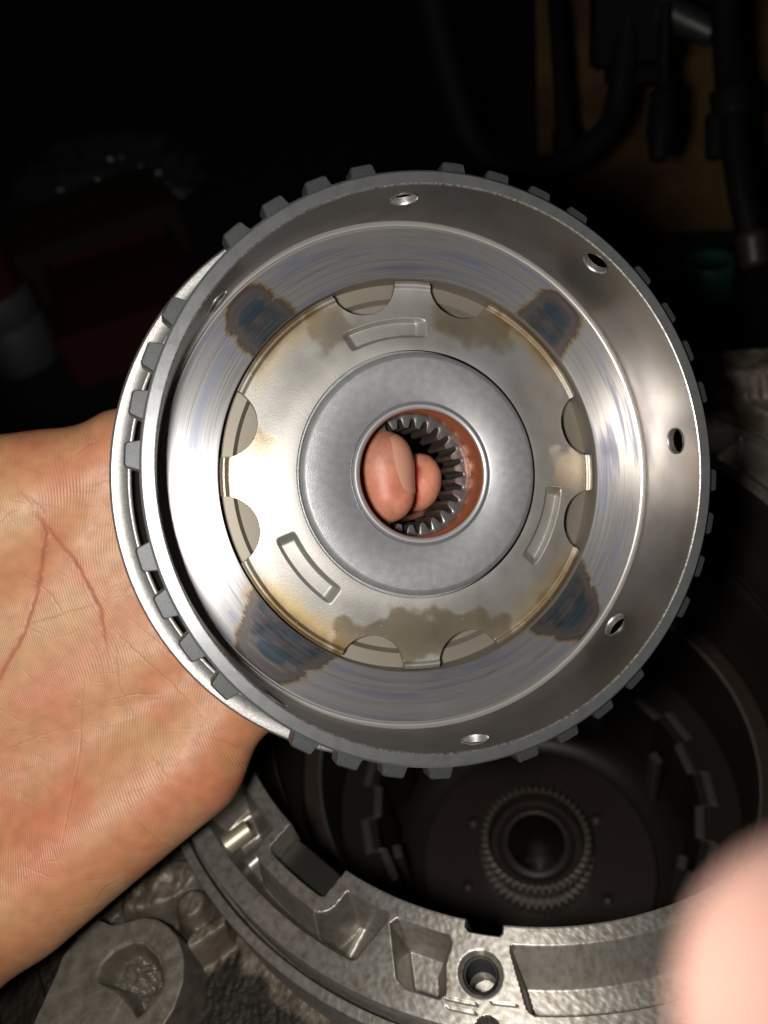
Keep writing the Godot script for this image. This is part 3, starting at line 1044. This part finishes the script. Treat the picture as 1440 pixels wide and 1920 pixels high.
	s.lathe([PackedVector2Array([Vector2(33.0, -27.6), Vector2(31.9, -27.6)]), PackedVector2Array([Vector2(31.9, -27.6), Vector2(31.9, -24.4)]), PackedVector2Array([Vector2(31.9, -24.4), Vector2(31.3, -23.6), Vector2(30.4, -23.3)]), PackedVector2Array([Vector2(30.4, -23.3), Vector2(19.2, -23.0), Vector2(18.9, -23.2)])], 300)
	part("centre_disc", s, M.hub_steel, drum)
	s = Shape.new()
	s.lathe([PackedVector2Array([Vector2(18.9, -23.2), Vector2(18.7, -24.6)]), PackedVector2Array([Vector2(18.7, -24.6), Vector2(18.35, -23.2), Vector2(18.0, -22.5)]), PackedVector2Array([Vector2(18.0, -22.5), Vector2(17.3, -22.4), Vector2(16.9, -22.9)])], 240)
	part("bore_lip", s, M.lip_steel, drum)
	s = Shape.new()
	s.lathe([PackedVector2Array([Vector2(16.9, -22.9), Vector2(16.55, -23.6), Vector2(16.5, -31.5)]), PackedVector2Array([Vector2(16.5, -31.5), Vector2(17.4, -33.6)]), PackedVector2Array([Vector2(17.4, -33.6), Vector2(17.4, -36.2)])], 200)
	part("copper_bushing", s, M.copper, drum)
	s = Shape.new()
	var nt := 26
	var inner := func(i: int) -> float:
		var k := fposmod(i / 12.0, 1.0)
		return 16.0 - 2.5 * smoothstep(0.1, 0.34, k) * (1.0 - smoothstep(0.66, 0.9, k))
	var sleeve: MeshInstance3D
	for side in 2:
		s = Shape.new()
		var sr: Array = [[17.4, -36.0], [16.6, -35.9], [0.0, -36.1]] if side == 0 else [[0.0, -36.1], [-0.15, -36.5], [-0.15, -52.0]]
		s.sheet(nt * 12, 2, func(i: int, j: int) -> Vector3:
			var a := TAU * i / (nt * 12) + 0.05
			var r: float = sr[j][0] if sr[j][0] > 1.0 else inner.call(i) + sr[j][0]
			return Vector3(cos(a) * r, sin(a) * r, sr[j][1]), Vector3.ZERO, true)
		if side == 0: sleeve = part("splined_sleeve", s, M.spline_steel, drum)
		else: part("spline_flanks", s, M.oily_dim, sleeve)
	s = Shape.new()
	s.lathe([PackedVector2Array([Vector2(16, -52), Vector2(20, -52)]), PackedVector2Array([Vector2(20, -52), Vector2(20, -46)])], 100)
	part("sleeve_end", s, M.oily_steel, drum)


# ---------------------------------------------------------------- hands

# surface nets over round bones (from, to, radius, radius); returns a Shape with smooth normals
func flesh(bones: Array, lo: Vector3, hi: Vector3, cell: float, blend: float, uv: Callable) -> Shape:
	var nx := int((hi.x - lo.x) / cell) + 1
	var ny := int((hi.y - lo.y) / cell) + 1
	var nz := int((hi.z - lo.z) / cell) + 1
	var f := PackedFloat32Array()
	f.resize(nx * ny * nz)
	f.fill(14.0)
	for bo in bones:
		var a: Vector3 = bo[0]
		var b: Vector3 = bo[1]
		var ra: float = bo[2]
		var rb: float = bo[3]
		var k: float = bo[4] if bo.size() > 4 else blend
		var reach := maxf(ra, rb) + k + cell * 2.0
		var b0 := (a.min(b) - Vector3.ONE * reach - lo) / cell
		var b1 := (a.max(b) + Vector3.ONE * reach - lo) / cell
		var ab := b - a
		var inv := 1.0 / maxf(ab.length_squared(), 1e-6)
		for z in range(maxi(0, int(b0.z)), mini(nz, int(b1.z) + 1)):
			for y in range(maxi(0, int(b0.y)), mini(ny, int(b1.y) + 1)):
				var row := (z * ny + y) * nx
				for x in range(maxi(0, int(b0.x)), mini(nx, int(b1.x) + 1)):
					var q := Vector3(lo.x + x * cell, lo.y + y * cell, lo.z + z * cell) - a
					var t := clampf(q.dot(ab) * inv, 0.0, 1.0)
					var d := (q - ab * t).length() - lerpf(ra, rb, t)
					var o := f[row + x]
					var h := maxf(k - absf(o - d), 0.0) / k
					f[row + x] = minf(o, d) - h * h * k * 0.25
	var s := Shape.new()
	var ids := {}
	var off := [0, 1, nx, nx + 1, nx * ny, nx * ny + 1, nx * ny + nx, nx * ny + nx + 1]
	for z in nz - 1:
		for y in ny - 1:
			var row := (z * ny + y) * nx
			for x in nx - 1:
				var c := row + x
				var inside := 0
				if f[c] > cell * 3.0: continue
				for k in 8:
					if f[c + off[k]] < 0.0: inside |= 1 << k
				if inside == 0 or inside == 255: continue
				var sum := Vector3.ZERO
				var cnt := 0
				for e in [[0, 1], [2, 3], [4, 5], [6, 7], [0, 2], [1, 3], [4, 6], [5, 7], [0, 4], [1, 5], [2, 6], [3, 7]]:
					var p0: int = e[0]
					var p1: int = e[1]
					if ((inside >> p0) & 1) == ((inside >> p1) & 1): continue
					var v0 := f[c + off[p0]]
					var v1 := f[c + off[p1]]
					var t := v0 / (v0 - v1)
					sum += Vector3(p0 & 1, (p0 >> 1) & 1, p0 >> 2).lerp(Vector3(p1 & 1, (p1 >> 1) & 1, p1 >> 2), t)
					cnt += 1
				var l := sum / cnt
				var gx := f[c + 1] - f[c] + f[c + nx + 1] - f[c + nx] + f[c + nx * ny + 1] - f[c + nx * ny] + f[c + off[7]] - f[c + off[6]]
				var gy := f[c + nx] - f[c] + f[c + nx + 1] - f[c + 1] + f[c + off[6]] - f[c + off[4]] + f[c + off[7]] - f[c + off[5]]
				var gz := f[c + off[4]] - f[c] + f[c + off[5]] - f[c + 1] + f[c + off[6]] - f[c + nx] + f[c + off[7]] - f[c + nx + 1]
				var at := lo + (Vector3(x, y, z) + l) * cell
				ids[c] = s.vert(at, Vector3(gx, gy, gz).normalized(), uv.call(at))
	for c in ids:
		for ax in 3:
			var st: int = [1, nx, nx * ny][ax]
			if (f[c] < 0.0) == (f[c + st] < 0.0): continue
			var s1: int = [nx, nx * ny, 1][ax]
			var s2: int = [nx * ny, 1, nx][ax]
			var v0 = ids.get(c - s1 - s2); var v1 = ids.get(c - s2); var v2 = ids[c]; var v3 = ids.get(c - s1)
			if v0 == null or v1 == null or v3 == null: continue
			s.tri(v0, v1, v2)
			s.tri(v0, v2, v3)
	return s


const PALM_X0 := -150.0
const PALM_Y0 := 42.0
const PALM_SPAN := 200.0


func stamp(buf: PackedFloat32Array, size: int, pts: Array, width: float, strength: float) -> void:
	# pts in mm; soft line, the deepest value wins
	var px := size / PALM_SPAN
	var wob := noise(77, 0.3, 2)
	for k in pts.size() - 1:
		var a: Vector2 = pts[k]
		var b: Vector2 = pts[k + 1]
		var n := int(a.distance_to(b) * px) + 1
		for i in n:
			var t := float(i) / n
			var c := a.lerp(b, t)
			c += Vector2(wob.get_noise_2d(c.x, c.y), wob.get_noise_2d(c.y + 50.0, c.x)) * 0.3
			var fade := clampf(minf((k + t) / 0.6, (pts.size() - 1 - k - t) / 0.8), 0.25, 1.0)
			var cx := (c.x - PALM_X0) * px
			var cy := (PALM_Y0 - c.y) * px
			var r := width * px
			for y in range(maxi(0, int(cy - r)), mini(size, int(cy + r) + 2)):
				for x in range(maxi(0, int(cx - r)), mini(size, int(cx + r) + 2)):
					var d := Vector2(x - cx, y - cy).length() / r
					if d < 1.0:
						var v := pow(1.0 - d, 1.7) * strength * fade
						var o := y * size + x
						if v > buf[o]: buf[o] = v


func skin_material() -> StandardMaterial3D:
	var S := 1280
	var mm := func(x: float, y: float) -> Vector2: return Vector2((x - 720.0) * 0.1455, (960.0 - y) * 0.1455)
	var crease := PackedFloat32Array()
	crease.resize(S * S)
	var red := PackedFloat32Array()
	red.resize(S * S)
	var lines: Array = [
		[[85, 950], [97, 1000], [76, 1080], [46, 1190], [0, 1275], [-60, 1340]],
		[[72, 948], [105, 1000], [150, 1080], [182, 1145], [196, 1260]],
		[[40, 900], [72, 940], [95, 985]], [[60, 915], [90, 950], [112, 990]], [[100, 960], [88, 1010], [96, 1045]]]
	for l in lines:
		var pts: Array = l.map(func(q: Array) -> Vector2: return mm.call(q[0], q[1]))
		stamp(crease, S, pts, 1.0 if l.size() > 3 else 0.5, 0.75 if l.size() > 3 else 0.35)
		stamp(red, S, pts, 3.6, 0.9 if l.size() > 3 else 0.4)
	var fine_lines: Array = [
		[[0, 1410], [60, 1385], [135, 1358]], [[170, 1325], [240, 1308], [295, 1312]], [[190, 1170], [250, 1230], [330, 1310], [430, 1400]], [[155, 1240], [148, 1340], [143, 1480], [135, 1600]],
		[[205, 1180], [215, 1290], [262, 1400]], [[215, 1130], [240, 1090], [262, 1060]], [[230, 1160], [330, 1250], [380, 1330]], [[320, 1620], [290, 1560], [240, 1500]], [[30, 1060], [90, 1110], [140, 1190]],
		[[110, 880], [160, 830], [200, 815]], [[0, 1000], [40, 960], [70, 950]], [[340, 1500], [300, 1430], [240, 1380]], [[370, 1380], [420, 1400], [470, 1440]], [[20, 1180], [120, 1150], [190, 1130]], [[215, 1720], [235, 1670], [240, 1620]], [[180, 1690], [205, 1650], [250, 1640]]]
	for l in fine_lines:
		stamp(crease, S, l.map(func(q: Array) -> Vector2: return mm.call(q[0], q[1])), 0.42, 0.33)
	for k in 150:
		var c := Vector2(rng.randf_range(-112, -40), rng.randf_range(-105, 25))
		var d := Vector2.from_angle(rng.randf_range(-1.2, 0.4)) * rng.randf_range(1.5, 7)
		stamp(crease, S, [c, c + d, c + d * 1.9 + Vector2(rng.randf_range(-1, 1), rng.randf_range(-1, 1))], 0.3, 0.2)
	var col := PackedByteArray()
	col.resize(S * S * 3)
	var hgt := PackedByteArray()
	hgt.resize(S * S)
	var flow := noise(81, 0.012, 2)
	var blot := noise(82, 0.03, 4)
	var yel := noise(83, 0.022, 3)
	var brk := noise(84, 0.5, 2)
	for j in S:
		var y := PALM_Y0 - j * PALM_SPAN / S
		for i in S:
			var x := PALM_X0 + i * PALM_SPAN / S
			var o := j * S + i
			var bl := blot.get_noise_2d(x, y)
			var ye := yel.get_noise_2d(x, y)
			# whiter hollow of the palm, redder heel and rims
			var hollow := exp(-(pow((x + 94.0) / 22.0, 2) + pow((y + 14.0) / 30.0, 2)))
			var c := Vector3(0.64, 0.33, 0.185)
			c = c.lerp(Vector3(0.64, 0.25, 0.145), clampf(0.35 + bl * 1.5 - hollow * 0.6, 0.0, 1.0))
			c = c.lerp(Vector3(0.61, 0.38, 0.20), clampf(ye * 1.4 + hollow * 0.45, 0.0, 0.85))
			var band := exp(-pow((x * 0.68 - y * 0.73 - 27.0 + 10.0) / 7.0, 2))
			c = c.lerp(Vector3(0.6, 0.2, 0.11), band * 0.45)
			c = c.lerp(Vector3(0.60, 0.17, 0.10), minf(red[o] * 0.6, 0.7))
			c *= 1.0 - 0.4 * crease[o]
			var h := 0.62
			var amp := 1.0
			if x > -18.0:
				amp = 0.4
				c = Vector3(0.64, 0.28, 0.20) * (1.0 + 0.5 * bl + 0.12 * brk.get_noise_2d(x, y))
				c = c.lerp(Vector3(0.6, 0.15, 0.1), 0.6 * exp(-(pow((x - 0.5) / 5.0, 2) + pow((y - 6.0) / 4.0, 2))))
				c = c.lerp(Vector3(0.42, 0.025, 0.015), exp(-pow((x - 9.9 + 0.012 * pow(y - 9.0, 2) + bl * 1.5) / 1.1, 2)) * smoothstep(15.0, 12.0, y) * smoothstep(-2.0, 4.0, y))
			var ph := (x + 0.2 * y + 9.0 * flow.get_noise_2d(x, y)) * TAU / 0.66
			if x > -18.0: ph = Vector2((x + 4.0) * 1.3, y - 7.0).length() * TAU / 0.6
			var ridge := sin(ph + 1.2 * brk.get_noise_2d(y * 0.3, x * 0.3)) * clampf(0.7 + 0.9 * brk.get_noise_2d(x * 0.4, y * 0.4) + 0.5 * brk.get_noise_2d(x * 1.5, y * 1.5), 0.05, 1.3)
			h += 0.07 * ridge * amp * (1.0 - minf(1.0, crease[o] * 2.0)) + 0.05 * bl
			c *= Vector3(0.91, 0.85, 0.76) * (1.0 + 0.05 * ridge * amp) * (0.74 + 0.1 * brk.get_noise_2d(x * 0.35, y * 0.35))
			h -= 0.55 * crease[o]
			var q := Color(clampf(c.x, 0, 1), clampf(c.y, 0, 1), clampf(c.z, 0, 1)).linear_to_srgb()
			col[o * 3] = q.r8; col[o * 3 + 1] = q.g8; col[o * 3 + 2] = q.b8
			hgt[o] = int(clampf(h, 0, 1) * 255.0)
	var m := mat("skin", Color(1, 1, 1), 0.47)
	m.metallic_specular = 0.45
	m.albedo_texture = ImageTexture.create_from_image(Image.create_from_data(S, S, false, Image.FORMAT_RGB8, col))
	m.heightmap_enabled = true
	m.heightmap_texture = ImageTexture.create_from_image(Image.create_from_data(S, S, false, Image.FORMAT_L8, hgt))
	m.heightmap_scale = 0.055
	m.subsurf_scatter_enabled = true
	m.subsurf_scatter_strength = 0.06
	return m


func build_hand() -> void:
	# the hand's own axes lie along the palm: x to the fingers, y to the thumb side, z out of the palm; millimetres from the wearer's eye
	var palm := Transform3D(cam_basis, CAM_AT)
	var V := func(x: float, y: float, z: float) -> Vector3: return Vector3(x, y, z)
	var bones: Array = [
		[V.call(-120, -42, -238), V.call(-48, 15, -246), 15.0, 13.0], [V.call(-120, -54, -238), V.call(-42, -6, -247), 15.0, 13.0],
		[V.call(-118, -68, -238), V.call(-40, -28, -247), 15.0, 12.5], [V.call(-112, -86, -236), V.call(-42, -50, -247), 15.0, 12.0],
		[V.call(-117, -119, -231), V.call(-30, -45, -247), 17.0, 11.0], [V.call(-102, -104, -231), V.call(-57, -74, -242), 19.0, 16.0],
		[V.call(-122, -18, -236), V.call(-76, 16, -243), 16.0, 14.5], [V.call(-140, -20, -232), V.call(-104, -2, -236), 22.0, 17.0],
		[V.call(-118, 5, -236), V.call(-98, 8, -238), 16.0, 15.0],
		[V.call(-140, -85, -232), V.call(-175, -140, -220), 26.0, 27.0], [V.call(-175, -140, -220), V.call(-215, -190, -205), 26.0, 29.0],
		# thumb, outside the picture on the left
		[V.call(-143, -22, -233), V.call(-160, -92, -227), 21.0, 24.0], [V.call(-140, -55, -234), V.call(-150, -100, -229), 20.0, 22.0],
		[V.call(-132, 2, -234), V.call(-146, 38, -229), 17.0, 12.5], [V.call(-146, 38, -229), V.call(-150, 70, -223), 12.0, 10.0],
		# index and middle finger curl into the bore from behind
		[V.call(-48, 15, -247), V.call(-22, 21, -262), 11.0, 9.5], [V.call(-22, 21, -262), V.call(-3, 13, -257), 9.0, 8.4, 4.0], [V.call(-3, 13, -257), V.call(-0.6, 13.2, -230.5), 8.2, 7.6, 4.0], [V.call(-1.2, 15.0, -231), V.call(0.8, 4.6, -230), 7.9, 7.8, 4.0],
		[V.call(-42, -6, -248), V.call(-12, 0, -268), 11.0, 9.5], [V.call(-12, 0, -268), V.call(9, 6, -262), 9.0, 8.0, 4.0], [V.call(9, 6, -262), V.call(10.0, 8.6, -243), 7.4, 6.6, 2.0], [V.call(10.2, 11.0, -243), V.call(9.4, 6.4, -242.5), 6.4, 6.4, 2.0],
		# ring and little finger lie behind the drum
		[V.call(-40, -28, -248), V.call(-2, -28, -262), 11.0, 9.0], [V.call(-2, -28, -262), V.call(22, -25, -264), 8.6, 8.0], [V.call(22, -25, -264), V.call(40, -22, -262), 8.0, 6.8],
		[V.call(-42, -50, -248), V.call(-12, -50, -258), 10.0, 8.0], [V.call(-12, -50, -258), V.call(8, -48, -262), 7.6, 7.0], [V.call(8, -48, -262), V.call(22, -46, -262), 7.0, 6.0]]
	var s := flesh(bones, Vector3(-232, -206, -292), Vector3(52, 92, -176), 1.75, 9.0, func(q: Vector3) -> Vector2: return Vector2((q.x - PALM_X0) / PALM_SPAN, (PALM_Y0 - q.y) / PALM_SPAN))
	var hand := thing("person_hand", "bare left hand seen on its wet creased palm, holding the steel drum from behind", "hand", palm)
	part("palm_and_fingers", s, skin_material(), hand)
	# nail of the front fingertip, turned to the right
	var nail := Shape.new()
	var tip: Array = bones.slice(16, 19)
	nail.sheet(24, 24, func(i: int, j: int) -> Vector3:
		var u := lerpf(-1.0, 1.0, i / 24.0)
		var v := lerpf(-1.0, 1.0, j / 24.0)
		var a := 0.42 + 0.78 * u * sqrt(1.0 - 0.35 * v * v)
		var dir := Vector3(cos(a), 0.06, sin(a)).normalized()
		var foot := Vector3(-0.2 - 0.19 * v * 8.0, 12.8 + v * 8.2 * sqrt(1.0 - 0.3 * u * u), -230.6)
		var reach := 14.0
		for k in 40:
			var d := 99.0
			for bo in tip:
				var ab: Vector3 = bo[1] - bo[0]
				var q: Vector3 = foot + dir * reach - bo[0]
				var w := clampf(q.dot(ab) / ab.length_squared(), 0.0, 1.0)
				var e: float = (q - ab * w).length() - lerpf(bo[2], bo[3], w)
				var h := maxf(4.0 - absf(d - e), 0.0) / 4.0
				d = minf(d, e) - h * h
			reach -= maxf(d - 0.35 * (1.0 - 0.6 * pow(maxf(absf(u), absf(v)), 6.0)), 0.0) * 0.8
		return foot + dir * reach, Vector3.RIGHT)
	var nm := mat("nail", lin(0.46, 0.235, 0.165), 0.3)
	part("fingernail", nail, nm, hand)


func build_blurred_finger() -> void:
	var tip := Transform3D(cam_basis, CAM_AT)
	var bones: Array = [[Vector3(17.6, -18.3, -29), Vector3(24, -24.6, -30), 7.0, 7.6], [Vector3(24, -24.6, -30), Vector3(46, -43, -36), 7.6, 9.0]]
	var s := flesh(bones, Vector3(7, -56, -50), Vector3(60, -7, -18), 0.8, 4.0, func(q: Vector3) -> Vector2: return Vector2(q.x, q.y) * 0.01)
	var m := mat("near_skin", lin(0.255, 0.14, 0.11), 0.7)
	var o := part("finger", s, m)
	o.transform = Transform3D(tip.basis, tip.origin * MM)
	tag(o, "out of focus pale fingertip close to the lens in the lower right corner", "finger")


# ---------------------------------------------------------------- dark surroundings

func build_left_clutter() -> void:
	# crumpled clear bag
	var f := noise(91, 0.9, 4)
	f.fractal_type = FastNoiseLite.FRACTAL_RIDGED
	var s := Shape.new()
	s.sheet(72, 36, func(i: int, j: int) -> Vector3:
		var a := TAU * (i % 72) / 72.0
		var t := PI * 0.5 * j / 36.0
		var d := Vector3(cos(a) * cos(t), sin(t), sin(a) * cos(t))
		return d * Vector3(190, 90, 160) * (0.8 + 0.3 * f.get_noise_3d(d.x * 2.0, d.y * 2.0, d.z * 2.0)), Vector3.ZERO, true)
	var m := mat("dark_film", lin(0.07, 0.08, 0.08), 0.16)
	m.metallic_specular = 0.8
	var o := part("plastic_bag", s, m)
	o.position = Vector3(-0.60, 0.0, -1.26)
	tag(o, "crumpled dark plastic bag glinting faintly on the floor at the far left", "bag")
	# brown box
	var b := thing("cardboard_box", "dim brown cardboard box on the floor left of the drum", "box", Transform3D(Basis(Vector3.UP, 0.5), Vector3(-545, 0, -1000)))
	s = Shape.new()
	s.box(Vector3(0, 40, 0), Vector3(250, 80, 170), 1.5)
	m = mat("cardboard", lin(0.06, 0.045, 0.022), 0.9)
	m.albedo_texture = M.speck
	tri_planar(m, 200)
	part("body", s, m, b)
	for k in [-1.0, 1.0]:
		s = Shape.new()
		s.box(Vector3(0, 81.5, k * 42.8), Vector3(252, 2, 84), 0.5)
		part("flap", s, m, b)
	# red rag bin
	b = thing("red_crate", "dim dark red plastic crate on the floor beside the hand", "crate", Transform3D(Basis(Vector3.UP, 0.35), Vector3(-445, 0, -790)))
	m = mat("red_plastic", lin(0.075, 0.008, 0.008), 0.8)
	s = Shape.new()
	s.box(Vector3(0, 3, 0), Vector3(170, 6, 230), 1.5)
	part("bottom", s, m, b)
	for k in [-1.0, 1.0]:
		s = Shape.new()
		s.box(Vector3(k * 87, 35, 0), Vector3(5, 70, 240), 1.5)
		part("side", s, m, b)
		s = Shape.new()
		s.box(Vector3(0, 35, k * 117), Vector3(168, 70, 5), 1.5)
		part("side", s, m, b)
	s = Shape.new()
	s.box(Vector3(0, 56, 0), Vector3(168, 8, 228), 3)
	part("red_cloth", s, m, b)
	# oil bottle
	b = thing("oil_bottle", "white bottle with a wide red top standing at the left edge of the photograph", "bottle", Transform3D(Basis(Vector3.UP, 0.2), Vector3(-585, 0, -735)))
	s = Shape.new()
	s.lathe([PackedVector2Array([Vector2(0, 0), Vector2(44, 0), Vector2(48, 4), Vector2(48, 62), Vector2(46, 64)]), PackedVector2Array([Vector2(46, 64), Vector2(46, 68)]), PackedVector2Array([Vector2(46, 68), Vector2(48, 70), Vector2(48, 96), Vector2(44, 104)])], 48, 0, TAU)
	m = mat("white_plastic", lin(0.13, 0.13, 0.14), 0.6)
	part("body", s, m, b).rotation.x = -PI / 2
	s = Shape.new()
	s.lathe([PackedVector2Array([Vector2(44, 104), Vector2(40, 112), Vector2(40, 150), Vector2(36, 154), Vector2(0, 154)])], 48)
	part("cap", s, M.red_plastic, b).rotation.x = -PI / 2


func build_right_clutter() -> void:
	# plywood leaning behind
	var m := mat("plywood", lin(0.2, 0.115, 0.045), 0.85)
	m.albedo_texture = ramp_texture(noise(95, 0.01, 4), [Color(0.55, 0.45, 0.35), Color(0.8, 0.75, 0.7), Color(1, 1, 1), Color(0.9, 0.8, 0.7)])
	tri_planar(m, 700)
	var s := Shape.new()
	s.box(Vector3(0, 300, 0), Vector3(560, 600, 12), 1)
	var o := part("plywood_board", s, m)
	o.transform = Transform3D(Basis(Vector3.UP, -0.25) * Basis(Vector3.RIGHT, -0.12), Vector3(0.385, 0.0, -0.80))
	tag(o, "dim brown plywood board leaning behind the dark hoses at upper right", "board")
	var rubber := mat("black_rubber", lin(0.006, 0.006, 0.006), 0.65)
	rubber.metallic_specular = 0.25
	var grey := mat("grey_rubber", lin(0.007, 0.009, 0.0085), 0.65)
	grey.metallic_specular = 0.2
	# black canister hanging down from above
	var c := thing("black_canister", "black blocky canister hanging down at the top right, above the grey hose", "canister", Transform3D(Basis(Vector3.UP, -0.2), Vector3(138, 420, -470)))
	s = Shape.new()
	s.box(Vector3(0, 10, 0), Vector3(60, 190, 52), 5)
	part("body", s, rubber, c)
	s = Shape.new()
	s.box(Vector3(4, -92, 0), Vector3(46, 20, 40), 6)
	part("foot", s, rubber, c)
	# hoses
	var h := Shape.new()
	h.tube([Vector3(-6, 420, -430), Vector3(6, 345, -424), Vector3(22, 304, -414), Vector3(64, 290, -406), Vector3(104, 300, -418), Vector3(124, 322, -440), Vector3(134, 400, -462)], [9, 9, 9, 9, 9, 9, 9], 20)
	tag(part("grey_hose", h, grey), "dull grey green hose hanging in a loop behind the top of the drum", "hose")
	h = Shape.new()
	h.tube([Vector3(102, 480, -700), Vector3(104, 400, -650), Vector3(100, 320, -570), Vector3(96, 262, -520)], [7, 7, 7, 7], 16)
	h.tube([Vector3(97, 268, -526), Vector3(95, 240, -506)], [10, 9], 16, 3)
	tag(part("cable", h, rubber), "thin black cable with a plug hanging in front of the plywood", "cable")
	h = Shape.new()
	h.tube([Vector3(147, 380, -420), Vector3(146, 345, -408), Vector3(144, 326, -396)], [4, 4, 6], 16)
	h.tube([Vector3(145, 332, -400), Vector3(141, 314, -384), Vector3(137, 300, -372)], [9, 10, 6], 16, 4)
	tag(part("connector", h, rubber), "black plug connector dangling below the canister at upper right", "connector")
	c = thing("black_hose", "thick black hose running down the right side to a ball shaped fitting", "hose")
	h = Shape.new()
	h.tube([Vector3(181, 470, -440), Vector3(179, 382, -400), Vector3(175, 335, -353), Vector3(174, 300, -316), Vector3(178, 274, -294)], [9, 9, 8.5, 8, 8], 20)
	part("tube", h, rubber, c)
	h = Shape.new()
	h.tube([Vector3(175.5, 341, -359), Vector3(175, 330, -348)], [13, 12], 18, 3)
	part("clamp", h, rubber, c)
	h = Shape.new()
	h.tube([Vector3(166, 330, -352), Vector3(163, 312, -336)], [7, 6], 16, 3)
	part("side_plug", h, rubber, c)
	h = Shape.new()
	h.tube([Vector3(178, 276, -296), Vector3(179, 262, -284)], [10.5, 9], 20, 4)
	part("ball_fitting", h, M.oily_steel, c)
	h = Shape.new()
	h.tube([Vector3(150, 371, -446), Vector3(168, 362, -436), Vector3(182, 355, -428)], [10, 10, 9], 20)
	tag(part("metal_pipe", h, mat("dull_metal", lin(0.06, 0.06, 0.06), 0.45, 0.6)), "short dull grey metal pipe stub at the top right corner", "pipe")
	# dark bottle with a teal cap
	c = thing("teal_cap_bottle", "dark bottle with a dim teal screw cap beside the drum's upper right edge", "bottle", Transform3D(Basis.IDENTITY, Vector3(180, 0, -372)))
	s = Shape.new()
	s.lathe([PackedVector2Array([Vector2(0, 0), Vector2(30, 0), Vector2(32, 3), Vector2(32, 150), Vector2(26, 172), Vector2(16, 184), Vector2(16, 192)])], 40)
	part("body", s, rubber, c).rotation.x = -PI / 2
	s = Shape.new()
	s.lathe([PackedVector2Array([Vector2(16, 190), Vector2(18.5, 190), Vector2(19, 192)]), PackedVector2Array([Vector2(19, 192), Vector2(18.5, 216), Vector2(17, 218)]), PackedVector2Array([Vector2(17, 218), Vector2(12, 218), Vector2(11.5, 215), Vector2(0, 215)])], 40)
	part("cap", s, mat("teal_plastic", lin(0.008, 0.06, 0.047), 0.55), c).rotation.x = -PI / 2
